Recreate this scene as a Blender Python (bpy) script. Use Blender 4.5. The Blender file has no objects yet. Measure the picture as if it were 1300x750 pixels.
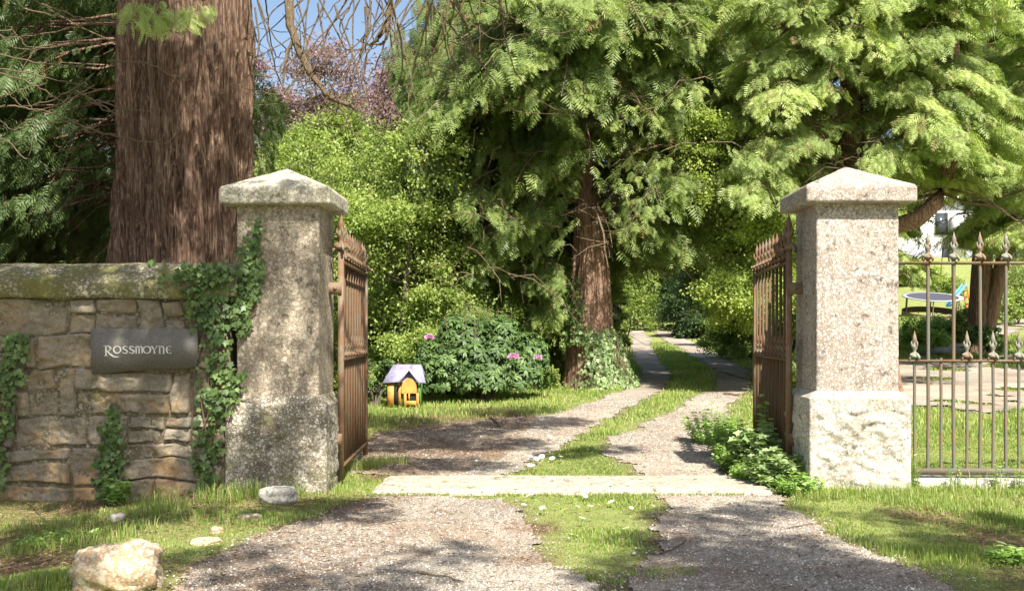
import bpy, math, random
import numpy as np
from mathutils import Vector
R = np.random.default_rng(7)
random.seed(7)
sc = bpy.context.scene
COL = sc.collection
rad = math.radians
CX, HY, FP, EYE = 668.0, 425.0, 1350.0, 1.4      # principal point, horizon and focal length of the photograph
def PX(px, Y): return (px - CX) * Y / FP
def PZ(py, Y): return EYE + (HY - py) * Y / FP

# ------------------------------------------------------------------ noise
def _h(ix, iy, iz):
    h = (ix * 374761393 + iy * 668265263 + iz * 2147483647) & 0xffffffff
    h = ((h ^ (h >> 13)) * 1274126177) & 0xffffffff
    h = ((h ^ (h >> 16)) * 2246822519) & 0xffffffff
    return ((h ^ (h >> 15)) & 0xffffff) / float(0xffffff)
def vn(x, y, z=0.0):
    x, y, z = np.broadcast_arrays(np.asarray(x, float), np.asarray(y, float), np.asarray(z, float))
    ix, iy, iz = np.floor(x).astype(np.int64), np.floor(y).astype(np.int64), np.floor(z).astype(np.int64)
    fx, fy, fz = x - ix, y - iy, z - iz
    fx, fy, fz = [f * f * (3 - 2 * f) for f in (fx, fy, fz)]
    def c(a, b, d): return _h(ix + a, iy + b, iz + d)
    x00 = c(0,0,0) * (1 - fx) + c(1,0,0) * fx; x10 = c(0,1,0) * (1 - fx) + c(1,1,0) * fx
    x01 = c(0,0,1) * (1 - fx) + c(1,0,1) * fx; x11 = c(0,1,1) * (1 - fx) + c(1,1,1) * fx
    return (x00 * (1 - fy) + x10 * fy) * (1 - fz) + (x01 * (1 - fy) + x11 * fy) * fz
def fbm(x, y, z=0.0, o=4):
    s, a, t, f = 0, 1.0, 0, 1.0
    for k in range(o):
        s = s + a * (vn(x * f + k * 17.3, y * f + k * 5.1, z * f + k * 9.7) - .5); t += a; a *= .5; f *= 2.03
    return s / t * 2
AZ, EL = 20, 50
TO = np.array([math.sin(rad(AZ)) * math.cos(rad(EL)), -math.cos(rad(AZ)) * math.cos(rad(EL)), math.sin(rad(EL))])
def nrm(v): return v / np.maximum(np.linalg.norm(v, axis=-1, keepdims=True), 1e-9)

# ------------------------------------------------------------------ mesh collecting
class G:
    def __init__(s): s.v = []; s.q = []; s.t = []; s.tone = []; s.n = 0
    def add(s, V, F, tone=.5):
        V = np.asarray(V, float).reshape(-1, 3); F = np.asarray(F, np.int64)
        if len(F): (s.q if F.shape[1] == 4 else s.t).append(F + s.n)
        s.v.append(V); s.tone.append(np.broadcast_to(np.asarray(tone, float), (len(V),)))
        s.n += len(V); return s
    def build(s, name, mat, parent=None, smooth=False, loc=None):
        V = np.concatenate(s.v) if s.v else np.zeros((0, 3)); tone = np.concatenate(s.tone) if s.tone else np.zeros(0)
        if parent is not None:
            V = V - np.array(parent.matrix_basis.translation if parent.parent is None else (0, 0, 0)) if parent.type == 'EMPTY' else V
        q = np.concatenate(s.q) if s.q else np.zeros((0, 4), int); t = np.concatenate(s.t) if s.t else np.zeros((0, 3), int)
        me = bpy.data.meshes.new(name)
        me.vertices.add(len(V)); me.vertices.foreach_set('co', V.astype(np.float32).ravel())
        li = np.concatenate([q.ravel(), t.ravel()]).astype(np.int32)
        me.loops.add(len(li)); me.loops.foreach_set('vertex_index', li)
        st = np.concatenate([np.arange(len(q)) * 4, len(q) * 4 + np.arange(len(t)) * 3]).astype(np.int32)
        me.polygons.add(len(st)); me.polygons.foreach_set('loop_start', st)
        a = me.attributes.new('tone', 'FLOAT', 'POINT'); a.data.foreach_set('value', tone.astype(np.float32))
        me.update(calc_edges=True)
        if smooth: me.polygons.foreach_set('use_smooth', np.ones(len(st), bool))
        me.materials.append(mat)
        o = bpy.data.objects.new(name, me); COL.objects.link(o)
        if parent is not None: o.parent = parent
        return o
def tag(o, label=None, cat=None, group=None, kind=None):
    if label: o['label'] = label
    if cat: o['category'] = cat
    if group: o['group'] = group
    if kind: o['kind'] = kind
    return o
def thing(name, label, cat, loc=(0, 0, 0), group=None):
    o = bpy.data.objects.new(name, None); COL.objects.link(o); o.location = loc; o.empty_display_size = .2
    bpy.context.view_layer.update()
    return tag(o, label, cat, group)
def dup(root, loc=None, rot=None, scale=None, label=None, group=None):
    r = root.copy(); COL.objects.link(r)
    if loc is not None: r.location = loc
    if rot is not None: r.rotation_euler = rot
    if scale is not None: r.scale = scale
    if label: r['label'] = label
    if group: r['group'] = group
    for ch in list(root.children):
        c = ch.copy(); COL.objects.link(c); c.parent = r
        for g in ch.children:
            d = g.copy(); COL.objects.link(d); d.parent = c
    return r
def box(g, x0, x1, y0, y1, z0, z1, tone=.5):
    V = [(x, y, z) for z in (z0, z1) for y in (y0, y1) for x in (x0, x1)]
    g.add(V, [(0,2,3,1),(4,5,7,6),(0,1,5,4),(2,6,7,3),(0,4,6,2),(1,3,7,5)], tone); return g
def obox(g, c, ax, ay, az, tone=.5):      # oriented box from centre and half-axis vectors
    c, ax, ay, az = map(np.array, (c, ax, ay, az))
    V = [c + sx * ax + sy * ay + sz * az for sz in (-1, 1) for sy in (-1, 1) for sx in (-1, 1)]
    g.add(V, [(0,2,3,1),(4,5,7,6),(0,1,5,4),(2,6,7,3),(0,4,6,2),(1,3,7,5)], tone)
def tube(g, pts, rr, n=6, tone=.5):
    P = np.asarray(pts, float); m = len(P); rr = np.broadcast_to(np.asarray(rr, float), (m,))
    T = nrm(np.gradient(P, axis=0)); ref = np.array([0.31, .22, .92]); ref = np.where(np.abs(T @ ref)[:, None] > .95, np.array([1., 0, 0]), ref)
    A = nrm(np.cross(T, ref)); B = np.cross(T, A)
    th = np.arange(n) * 2 * math.pi / n
    V = P[:, None] + rr[:, None, None] * (A[:, None] * np.cos(th)[None, :, None] + B[:, None] * np.sin(th)[None, :, None])
    i = np.arange(m - 1)[:, None] * n; j = np.arange(n)[None]; k = (j + 1) % n
    F = np.stack([i + j, i + k, i + n + k, i + n + j], -1).reshape(-1, 4)
    g.add(V.reshape(-1, 3), F, tone)
    return g
def lathe(g, c, prof, n=10, tone=.5, sq=False):   # prof: (r, z)
    th = np.arange(n) * 2 * math.pi / n
    V = np.array([[c[0] + r * math.cos(t), c[1] + r * math.sin(t), c[2] + z] for r, z in prof for t in th]); m = len(prof)
    i = np.arange(m - 1)[:, None] * n; j = np.arange(n)[None]; k = (j + 1) % n
    g.add(V, np.stack([i + j, i + k, i + n + k, i + n + j], -1).reshape(-1, 4), tone)
def inst(g, TV, TF, pos, d, u, s, tone):
    """place template TV (V,3), faces TF at pos with x axis d, z axis near u, scale s"""
    pos = np.asarray(pos); N = len(pos)
    if N == 0: return
    d = nrm(d); side = nrm(np.cross(u, d)); up = np.cross(d, side)
    s = np.broadcast_to(np.asarray(s, float), (N,))[:, None, None]
    V = pos[:, None] + s * (TV[None, :, 0:1] * d[:, None] + TV[None, :, 1:2] * side[:, None] + TV[None, :, 2:3] * up[:, None])
    F = (np.asarray(TF)[None] + (np.arange(N) * len(TV))[:, None, None]).reshape(-1, len(TF[0]))
    g.add(V.reshape(-1, 3), F, np.repeat(np.broadcast_to(tone, (N,)), len(TV)))
def rnd3(n): return nrm(R.normal(size=(n, 3)))

# ------------------------------------------------------------------ templates
def frond(npair=8, sub=False, seed=1):
    r = np.random.default_rng(seed); V = []; F = []
    def droop(x): return -.22 * x * x
    def kite(a, b, w):
        a = np.array(a); b = np.array(b); d = b - a; L = np.linalg.norm(d); s = np.cross(d / L, (0, 0, 1)); s /= max(np.linalg.norm(s), 1e-6)
        m = a + d * .45; k = len(V); V.extend([a, m + s * w, b, m - s * w]); F.append((k, k + 1, k + 2, k + 3))
    for k in range(npair):
        t = k / npair; x = .06 + .86 * t; L = .40 * (1 - t) ** .75 * (.8 + .4 * r.random()) + .06
        if t < .15: L *= .7
        for sg in (-1, 1):
            an = rad(48 + 12 * (1 - t) + r.uniform(-6, 6)); xx = x + (.03 if sg > 0 else 0)
            a = (xx, 0, droop(xx)); b = (xx + L * math.cos(an), sg * L * math.sin(an), droop(xx) - .35 * L)
            kite(a, b, (.02 if sub else .03) + .03 * L)
            if sub:
                for q, sgn in ((.35, 1), (.55, -1)):
                    m = np.array(a) + (np.array(b) - np.array(a)) * q; l = L * .38 * (1 - q * .5); a2 = an * sg + sgn * rad(38)
                    kite(m, m + np.array([l * math.cos(a2), l * math.sin(a2), -.4 * l]), .012 + .04 * l)
    kite((.0, 0, 0), (.5, 0, droop(.5)), .014); kite((.5, 0, droop(.5)), (1.0, 0, droop(1.0)), .03)
    return np.array(V, float), np.array(F)
FR = frond(6); FRS = frond(8, True, 3); NFK, FLK = 1.75, .66
LEAF = (np.array([(0, 0, 0), (.42, .3, .05), (1, 0, -.12), (.42, -.3, .05)], float), np.array([(0, 1, 2, 3)]))
LANCE = (np.array([(0, 0, 0), (.35, .13, .03), (.75, .12, -.02), (1, 0, -.1), (.75, -.12, -.02), (.35, -.13, .03)], float), np.array([(0, 1, 4, 5), (1, 2, 3, 4)]))
# lobed ivy leaf: two halves folded a little along the midrib
IVY = (np.array([(0,0,.0),(.05,.42,.02),(.35,.30,.03),(.5,.50,.0),(.62,.22,.03),(1,0,-.06),(.62,-.22,.03),(.5,-.50,.0),(.35,-.30,.03),(.05,-.42,.02)], float),
       np.array([(0,1,2,2),(0,2,3,4),(0,4,5,5),(0,5,6,6),(0,6,7,8),(0,8,9,9)]))
IVYT = np.array([(0,1,2),(0,2,4),(2,3,4),(0,4,5),(0,5,6),(0,6,8),(6,7,8),(0,8,9)])
def whorl(n=8):
    V = []; F = []
    for k in range(n):
        a = 2 * math.pi * k / n + .3 * (k % 2); c, s = math.cos(a), math.sin(a); b = len(V)
        for x, y, z in LANCE[0]:
            lx, lz = x, .25 * x - .45 * x * x + z
            V.append((lx * c - y * s * 1.1, lx * s + y * c * 1.1, lz + .05 * (k % 3)))
        F += [tuple(i + b for i in f) for f in LANCE[1]]
    V = np.array(V); return V[:, [2, 1, 0]] * np.array([1, 1, -1]), np.array(F)      # axis along +x
WH = whorl()
def ico(seed=0):
    r = np.random.default_rng(seed)
    V = np.array([(1,0,0),(-1,0,0),(0,1,0),(0,-1,0),(0,0,1),(0,0,-1)], float) * r.uniform(.7, 1.2, (6, 1)) * np.array([1.2, .9, .6])
    return V, np.array([(0,2,4),(2,1,4),(1,3,4),(3,0,4),(2,0,5),(1,2,5),(3,1,5),(0,3,5)])

# ------------------------------------------------------------------ materials
def mat(name): 
    m = bpy.data.materials.new(name); m.use_nodes = True; nt = m.node_tree; nt.nodes.clear(); return m, nt
class N:
    def __init__(s, nt): s.nt = nt
    def n(s, t, **k):
        o = s.nt.nodes.new(t)
        for a, b in k.items():
            if a in ('i',): 
                for x, y in b.items(): o.inputs[x].default_value = y
            else: setattr(o, a, b)
        return o
    def l(s, a, b): s.nt.links.new(a, b)
    def coord(s, kind='Object', scale=None):
        c = s.n('ShaderNodeTexCoord').outputs[kind]
        if scale is not None:
            m = s.n('ShaderNodeMapping'); m.inputs['Scale'].default_value = scale; s.l(c, m.inputs['Vector']); c = m.outputs[0]
        return c
    def noise(s, vec, sc_, det=4, rough=.55, dist=0):
        o = s.n('ShaderNodeTexNoise', i={'Scale': sc_, 'Detail': det, 'Roughness': rough, 'Distortion': dist}); s.l(vec, o.inputs['Vector']); return o.outputs['Fac']
    def vor(s, vec, sc_, feature='F1', out='Distance'):
        o = s.n('ShaderNodeTexVoronoi', feature=feature, i={'Scale': sc_}); s.l(vec, o.inputs['Vector']); return o.outputs[out]
    def ramp(s, fac, stops):
        o = s.n('ShaderNodeValToRGB'); e = o.color_ramp.elements
        while len(e) < len(stops): e.new(.5)
        for el, (p, c) in zip(e, stops): el.position = p; el.color = (*c, 1) if not np.isscalar(c) else (c, c, c, 1)
        s.l(fac, o.inputs[0]); return o.outputs[0]
    def mix(s, f, a, b, mode='MIX'):
        o = s.n('ShaderNodeMix', data_type='RGBA', blend_type=mode)
        for v, i in ((f, 0), (a, 6), (b, 7)):
            if hasattr(v, 'links'): s.l(v, o.inputs[i])
            elif i == 0: o.inputs[0].default_value = v
            else: o.inputs[i].default_value = (*v, 1)
        return o.outputs[2]
    def math(s, op, a, b=0.0, c=None):
        o = s.n('ShaderNodeMath', operation=op)
        for v, i in ((a, 0), (b, 1)) + (((c, 2),) if c is not None else ()):
            if hasattr(v, 'links'): s.l(v, o.inputs[i])
            else: o.inputs[i].default_value = v
        return o.outputs[0]
    def out(s, col, rough=.85, bump=None, bd=.01, bs=1.0, spec=.3, metal=0, trans=None, tcol=None):
        p = s.n('ShaderNodeBsdfPrincipled'); p.inputs['Specular IOR Level'].default_value = spec; p.inputs['Metallic'].default_value = metal
        if hasattr(col, 'links'): s.l(col, p.inputs['Base Color'])
        else: p.inputs['Base Color'].default_value = (*col, 1)
        if hasattr(rough, 'links'): s.l(rough, p.inputs['Roughness'])
        else: p.inputs['Roughness'].default_value = rough
        if bump is not None:
            b = s.n('ShaderNodeBump', i={'Strength': bs, 'Distance': bd}); s.l(bump, b.inputs['Height']); s.l(b.outputs[0], p.inputs['Normal'])
        o = s.n('ShaderNodeOutputMaterial'); sh = p.outputs[0]
        if trans:
            t = s.n('ShaderNodeBsdfTranslucent'); s.l(tcol, t.inputs['Color']); mx = s.n('ShaderNodeMixShader', i={0: trans}); s.l(sh, mx.inputs[1]); s.l(t.outputs[0], mx.inputs[2]); sh = mx.outputs[0]
        s.l(sh, o.inputs[0])
    def attr(s, name='tone'):
        return s.n('ShaderNodeAttribute', attribute_name=name).outputs['Fac']

def leaf_mat(name, dark, mid, light, trans=.35, rough=.5, spec=.35, dead=None, deadp=.03):
    m, nt = mat(name); k = N(nt); t = k.attr()
    c = k.ramp(t, [(0, dark), (.5, mid), (1, light)])
    nz = k.noise(k.coord('Object'), .9, 3)
    c = k.mix(k.math('MULTIPLY', k.ramp(nz, [(.35, 0.), (.7, 1.)]), .45), c, light)
    if dead:
        w = k.n('ShaderNodeTexWhiteNoise', noise_dimensions='1D'); k.l(t, w.inputs['W'])
        c = k.mix(k.math('LESS_THAN', w.outputs['Value'], deadp), c, dead)
    tc = k.mix(1.0, c, (1.35, 1.5, .7), 'MULTIPLY')
    k.out(c, rough, spec=spec, trans=trans, tcol=tc); return m
M = {}
M['cedar'] = leaf_mat('cedar_leaves', (.06, .1, .028), (.14, .2, .05), (.28, .34, .1), .36, dead=(.25, .15, .07), deadp=.015)
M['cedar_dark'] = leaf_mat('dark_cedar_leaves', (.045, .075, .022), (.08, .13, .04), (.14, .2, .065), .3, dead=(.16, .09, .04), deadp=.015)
M['cypress'] = leaf_mat('cypress_leaves', (.1, .15, .04), (.23, .3, .09), (.42, .48, .17), .38, dead=(.28, .2, .1), deadp=.03)
M['leaf'] = leaf_mat('broad_leaves', (.06, .1, .018), (.16, .22, .045), (.32, .38, .11), .42)
M['leaf_light'] = leaf_mat('pale_broad_leaves', (.1, .155, .03), (.25, .32, .08), (.46, .52, .2), .45)
M['leaf_yellow'] = leaf_mat('yellow_green_leaves', (.13, .18, .035), (.28, .35, .075), (.46, .52, .17), .45)
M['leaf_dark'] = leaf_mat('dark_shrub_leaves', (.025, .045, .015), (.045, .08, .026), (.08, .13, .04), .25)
M['leaf_copper'] = leaf_mat('copper_leaves', (.15, .075, .11), (.25, .15, .2), (.35, .26, .31), .4)
M['rhodo'] = leaf_mat('rhododendron_leaves', (.04, .075, .025), (.075, .13, .04), (.14, .22, .07), .2, rough=.5, spec=.3)
M['pink'] = leaf_mat('pink_petals', (.5, .2, .5), (.62, .3, .62), (.72, .42, .7), .3)
M['ivy'] = leaf_mat('ivy_leaves', (.04, .075, .022), (.08, .14, .04), (.19, .27, .08), .25, rough=.45, spec=.35)
M['ivy_pale'] = leaf_mat('pale_ivy_leaves', (.09, .15, .05), (.2, .29, .11), (.42, .5, .26), .3, rough=.4, spec=.4)
M['weed'] = leaf_mat('weed_leaves', (.12, .2, .05), (.22, .35, .08), (.4, .52, .18), .4)
M['grass'] = leaf_mat('grass_blades', (.09, .15, .03), (.18, .27, .05), (.34, .41, .11), .4, dead=(.45, .37, .2), deadp=.14)
M['daisy'] = leaf_mat('daisy_petals', (.8, .8, .78), (.85, .85, .82), (.85, .85, .85), .2)

def bark_mat(name, c1, c2, c3, sc_=1.0, moss=None):
    m, nt = mat(name); k = N(nt); v = k.coord('Object', (9 * sc_, 9 * sc_, .7 * sc_))
    n1 = k.noise(v, 1.6, 6, .65, .6); v2 = k.coord('Object', (30 * sc_, 30 * sc_, 2.0 * sc_)); n2 = k.noise(v2, 2, 5, .6)
    c = k.ramp(n1, [(.3, c1), (.5, c2), (.72, c3)])
    c = k.mix(.6, c, k.ramp(n2, [(.34, c1), (.52, c2), (.66, c3)]))
    if moss:
        n3 = k.noise(k.coord('Object'), 1.3, 4); c = k.mix(k.ramp(n3, [(.55, 0.), (.7, .7)]), c, moss)
    k.out(c, .9, k.math('ADD', n1, n2), .06, 1.0, spec=.15); return m
M['bark'] = bark_mat('red_cedar_bark', (.035, .019, .013), (.17, .102, .07), (.5, .37, .27))
M['bark2'] = bark_mat('pale_cedar_bark', (.09, .045, .03), (.3, .18, .125), (.55, .4, .3), .8)
M['bark_grey'] = bark_mat('grey_bark', (.12, .1, .08), (.24, .2, .16), (.38, .33, .27), 2.0, (.12, .15, .05))
M['twig'] = bark_mat('twig_bark', (.16, .11, .07), (.3, .22, .14), (.48, .39, .26), 3)

def granite(name, base, dark, pale, pale_amt, moss=0., stain=0., scale=1.):
    m, nt = mat(name); k = N(nt); v = k.coord('Object')
    sp = k.noise(v, 70 * scale, 3, .7); c = k.ramp(sp, [(.36, dark), (.5, base), (.66, tuple(min(.8, x * 1.35) for x in base))])
    nb = k.noise(v, 2.2, 5, .65); c = k.mix(k.ramp(nb, [(.35, .65), (.6, 0.)]), c, dark); ng = k.noise(v, 28 * scale, 4, .75); c = k.mix(k.ramp(ng, [(.54, 0.), (.62, .35)]), c, dark); gx = k.noise(k.coord('Object', (7, 7, .8)), 1.4, 4, .6); c = k.mix(k.ramp(gx, [(.52, 0.), (.7, .45)]), c, (.12, .1, .075))
    # lichen: pale rounded patches of several sizes
    vv = k.n('ShaderNodeVectorMath', operation='ADD'); k.l(v, vv.inputs[0]); nd = k.n('ShaderNodeTexNoise', i={'Scale': 14.0, 'Detail': 3.0}); k.l(v, nd.inputs['Vector'])
    ss = k.n('ShaderNodeVectorMath', operation='SCALE'); ss.inputs['Scale'].default_value = .05; k.l(nd.outputs['Color'], ss.inputs[0]); k.l(ss.outputs[0], vv.inputs[1]); w = vv.outputs[0]
    d1 = k.vor(w, 22 * scale); d2 = k.vor(w, 47 * scale); n3 = k.noise(v, 4, 4, .7)
    l1 = k.ramp(k.math('ADD', d1, k.math('MULTIPLY', n3, -.6)), [(.0 + pale_amt * .2 - .1 if pale_amt > .5 else .0, 1.), (.06 + pale_amt * .2, 0.)])
    l2 = k.ramp(k.math('ADD', d2, k.math('MULTIPLY', n3, -.5)), [(.0, 1.), (.05 + pale_amt * .2, 0.)])
    c = k.mix(k.math('MULTIPLY', k.math('MAXIMUM', l1, l2), .85), c, pale)
    n4 = k.noise(v, 9, 6, .78); c = k.mix(k.ramp(n4, [(.56, 0.), (.64, min(.85, .75 * (.4 + stain)))]), c, (.07, .06, .045))
    if moss > 0:
        n5 = k.noise(v, 3.1, 5, .7); c = k.mix(k.ramp(n5, [(.62 - moss * .25, 0.), (.75 - moss * .2, .8)]), c, (.12, .115, .03))
    b = k.math('ADD', k.math('MULTIPLY', sp, .5), k.math('ADD', n4, k.math('MULTIPLY', n3, .6)))
    k.out(c, .88, b, .012, .7, spec=.2); return m
M['gran_r'] = granite('lichened_pink_granite', (.33, .275, .23), (.2, .16, .13), (.5, .47, .42), .34, 0, .7, 1.5)
M['gran_rb'] = granite('white_lichened_granite', (.42, .38, .32), (.22, .19, .14), (.56, .54, .48), .45, 0, 1.1, 1.4)
M['gran_l'] = granite('brownish_granite', (.3, .25, .19), (.15, .12, .085), (.42, .37, .29), .1, .12, 1.0)
M['gran_lb'] = granite('dark_lichened_granite', (.25, .215, .16), (.07, .06, .045), (.46, .43, .36), .2, .3, 1.8, 1.4)
M['gran_c'] = granite('cap_granite', (.36, .33, .25), (.18, .16, .12), (.52, .5, .41), .4, .22, .8)
M['stone'] = granite('wall_stone_base', (.30, .24, .165), (.13, .105, .075), (.5, .46, .38), .3, .3, .5)
def wallstone():
    m, nt = mat('wall_stone'); k = N(nt); v = k.coord('Object'); t = k.attr()
    c = k.ramp(t, [(0, (.1, .085, .065)), (.25, (.27, .185, .1)), (.5, (.17, .155, .125)), (.75, (.33, .25, .155)), (1, (.22, .2, .17))])
    n = k.noise(v, 7, 7, .7, .4); c = k.mix(.5, c, k.ramp(n, [(.3, (.08, .065, .045)), (.5, (.3, .25, .18)), (.68, (.55, .46, .33))]))
    n2 = k.noise(v, 60, 4, .7); c = k.mix(.35, c, k.ramp(n2, [(.35, (.1, .085, .06)), (.65, (.5, .45, .36))]))
    n3 = k.noise(v, 2.3, 5, .7); c = k.mix(k.ramp(n3, [(.5, 0.), (.62, .6)]), c, (.36, .21, .08))
    n6 = k.noise(v, 16, 5, .8); c = k.mix(k.ramp(n6, [(.6, 0.), (.68, .7)]), c, (.5, .47, .39)); n7 = k.noise(v, 1.1, 4, .6); c = k.mix(k.ramp(n7, [(.42, .55), (.6, 0.)]), c, (.13, .115, .09))
    n5 = k.noise(v, 3.4, 6, .75); c = k.mix(k.ramp(n5, [(.57, 0.), (.68, .7)]), c, (.09, .085, .035))
    k.out(c, .92, k.math('ADD', n, k.math('MULTIPLY', n2, .4)), .02, .9, spec=.15); return m
M['stone'] = wallstone()
M['coping'] = granite('mossy_coping', (.19, .165, .11), (.07, .06, .04), (.4, .38, .28), .22, .8, 1.0)
M['mortar'] = granite('old_mortar', (.17, .135, .09), (.08, .065, .045), (.3, .27, .2), .2, .3, .5)
M['boulder'] = granite('buff_rock', (.46, .35, .22), (.3, .2, .12), (.55, .48, .37), .15, 0, .4)
M['pale_rock'] = granite('pale_rock', (.38, .36, .31), (.24, .22, .19), (.5, .48, .43), .3, 0, .4)
M['slab'] = granite('threshold_stone', (.4, .35, .275), (.24, .2, .15), (.5, .46, .38), .2, .05, .9)

def iron(name, paint, rust, amt, pale=(.4, .4, .36)):
    m, nt = mat(name); k = N(nt); v = k.coord('Object'); n1 = k.noise(v, 6, 6, .7); n2 = k.noise(v, 40, 4, .7)
    c = k.mix(k.ramp(n1, [(.55 - amt * .3, 0.), (.7 - amt * .3, 1.)]), paint, rust); c = k.mix(k.ramp(n2, [(.6, 0.), (.72, .6)]), c, pale)
    k.out(c, .7, n2, .004, .6, spec=.3); return m
M['rust'] = iron('rusty_iron', (.095, .075, .045), (.11, .055, .025), .5, (.2, .16, .1))
M['rust_pale'] = iron('weathered_rusty_iron', (.17, .135, .09), (.16, .085, .045), .45, (.33, .28, .2))
M['iron'] = iron('weathered_railing_iron', (.12, .125, .1), (.17, .115, .075), .35, (.3, .31, .25))
M['iron_fin'] = iron('flaking_finial_paint', (.2, .21, .17), (.2, .13, .08), .35, (.45, .46, .4))

def slate():
    m, nt = mat('sign_slate'); k = N(nt); v = k.coord('Object'); n = k.noise(v, 60, 3); c = k.ramp(n, [(.3, (.1, .092, .08)), (.7, (.17, .16, .14))])
    k.out(c, .85, k.noise(v, 40, 4), .002, .25, spec=.25); return m
M['slate'] = slate()
def plain(name, c, rough=.6, spec=.3, vary=.15, sc_=8):
    m, nt = mat(name); k = N(nt); n = k.noise(k.coord('Object'), sc_, 5, .6)
    c1 = tuple(x * (1 - vary) for x in c); c2 = tuple(min(1, x * (1 + vary)) for x in c)
    k.out(k.ramp(n, [(.3, c1), (.7, c2)]), rough, n, .004, .4, spec=spec); return m
M['letter'] = plain('cut_letter_grey', (.62, .6, .56), .6)
M['white'] = plain('white_render', (.8, .8, .78), .8, .2, .04, 2)
M['roof'] = plain('grey_slates', (.2, .2, .22), .6, .3, .2, 3)
M['glass'] = plain('window_glass', (.05, .06, .07), .1, .6)
M['grey_paint'] = plain('grey_plinth_paint', (.3, .31, .34), .7)
M['yellow_wood'] = plain('orange_painted_wood', (.5, .25, .06), .6, .3, .35)
M['green_paint'] = plain('green_painted_wood', (.12, .26, .07), .6)
M['dark'] = plain('painted_interior_shade', (.02, .018, .015), .9)  # near-black colour standing for the shade inside the playhouse
M['purple_roof'] = plain('faded_lilac_roof', (.27, .25, .37), .5, .4, .25, 9)
M['tramp'] = plain('black_mat', (.06, .06, .075), .6)
M['brown'] = plain('brown_skirt', (.2, .13, .08), .7)
M['blue'] = plain('blue_plastic', (.1, .33, .48), .35, .5, .05)
M['orange'] = plain('orange_plastic', (.75, .22, .04), .4, .5, .05)
M['litter'] = leaf_mat('needle_litter', (.09, .05, .03), (.2, .12, .075), (.36, .25, .16), .05)
M['pebble'] = None
def gravel_mat():
    m, nt = mat('gravel'); k = N(nt); v = k.coord('Object')
    d1 = k.vor(v, 55, out='Color'); h1 = k.vor(v, 55); d2 = k.vor(v, 130, out='Color'); h2 = k.vor(v, 130)
    r1 = k.ramp(d1, [(0, (.2, .165, .13)), (.5, (.4, .345, .28)), (1, (.62, .56, .47))]); r2 = k.ramp(d2, [(0, (.2, .165, .125)), (.5, (.38, .33, .265)), (1, (.58, .52, .43))])
    c = k.mix(.5, r1, r2); n = k.noise(v, .9, 5, .65)
    c = k.mix(k.ramp(n, [(.45, 0.), (.62, .65)]), c, (.27, .175, .11)); n9 = k.noise(v, .5, 4, .6); c = k.mix(k.ramp(n9, [(.42, .45), (.6, 0.)]), c, (.16, .145, .13))
    n2 = k.noise(v, 2.7, 4); c = k.mix(k.ramp(n2, [(.52, 0.), (.7, .45)]), c, (.42, .38, .31))
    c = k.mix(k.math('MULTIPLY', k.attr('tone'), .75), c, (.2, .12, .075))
    b = k.math('ADD', k.math('MULTIPLY', h1, -1.), k.math('MULTIPLY', h2, -.5)); k.out(c, .92, b, .012, .9, spec=.15); return m
M['gravel'] = gravel_mat()
def pebble_mat():
    m, nt = mat('pebbles'); k = N(nt); k.out(k.ramp(k.attr(), [(0, (.14, .125, .11)), (.45, (.3, .27, .23)), (.8, (.5, .47, .41)), (1, (.68, .66, .6))]), .85, spec=.2); return m
M['pebble'] = pebble_mat()
def ground_mat():
    m, nt = mat('ground_turf'); k = N(nt); v = k.coord('Object')
    n = k.noise(v, 3, 5, .7); n2 = k.noise(v, 45, 4, .7)
    g = k.ramp(n, [(.3, (.12, .15, .04)), (.55, (.21, .25, .07)), (.75, (.34, .34, .14))]); g = k.mix(.5, g, k.ramp(n2, [(.3, (.1, .11, .04)), (.7, (.33, .35, .13))]))
    s = k.ramp(k.noise(v, 30, 5, .7), [(.3, (.07, .042, .026)), (.7, (.22, .14, .09))])
    c = k.mix(k.attr('tone'), g, s); k.out(c, .95, n2, .02, .8, spec=.1); return m
M['ground'] = ground_mat()

# ------------------------------------------------------------------ terrain
def sm(a, b, x): t = np.clip((x - a) / (b - a), 0, 1); return t * t * (3 - 2 * t)
YD = [-50, 0, 12, 17, 20, 26, 33, 45, 60, 80, 140, 400, 900]; ZD = [0, 0, 0, .18, .28, .42, .58, .98, 1.9, 3.4, 8, 20, 22]
YR = [-50, 0, 12, 20, 28, 38, 50, 62, 75, 100, 140, 400, 900]; ZR = [0, 0, .02, .2, .7, 1.63, 2.5, 4.4, 7.0, 8.2, 10, 20, 22]
YL = [-50, 0, 12, 18, 40, 60, 100, 140, 400, 900]; ZL = [0, 0, 0, .15, .4, 1.0, 4.5, 8, 20, 22]
def prof(y, Y, Z):
    return sum(np.interp(y + o, Y, Z) for o in (-1.6, -.8, 0, .8, 1.6)) / 5
def terr(x, y):
    x = np.asarray(x, float); y = np.asarray(y, float)
    u = x / np.maximum(y, 8) * FP
    wr = sm(300, 450, u); wl = sm(30, -150, u)
    z = prof(y, YD, ZD) * (1 - wr) * (1 - wl) + prof(y, YR, ZR) * wr + prof(y, YL, ZL) * wl
    z = z - .10 * sm(-2.6, -3.6, x) * sm(10.5, 8.8, y)
    z = z + .035 * fbm(x * .7, y * .7, 0, 3) * sm(4, 7, np.abs(y - 3) + 3) * np.where((np.abs(y - 9.8) < .8) & (x > -1.6) & (x < 2.4), .1, 1)
    return z
def unproj(px, py):
    Y = np.concatenate([np.arange(4.5, 20, .02), np.arange(20, 110, .05)]); X = (px - CX) * Y / FP; Z = EYE + (HY - py) * Y / FP
    k = np.argmax(Z <= terr(X, Y)); 
    return (X[k], Y[k]) if (Z <= terr(X, Y)).any() else (X[-1], Y[-1])
def poly(pts): return np.array([unproj(*p) for p in pts])
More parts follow.
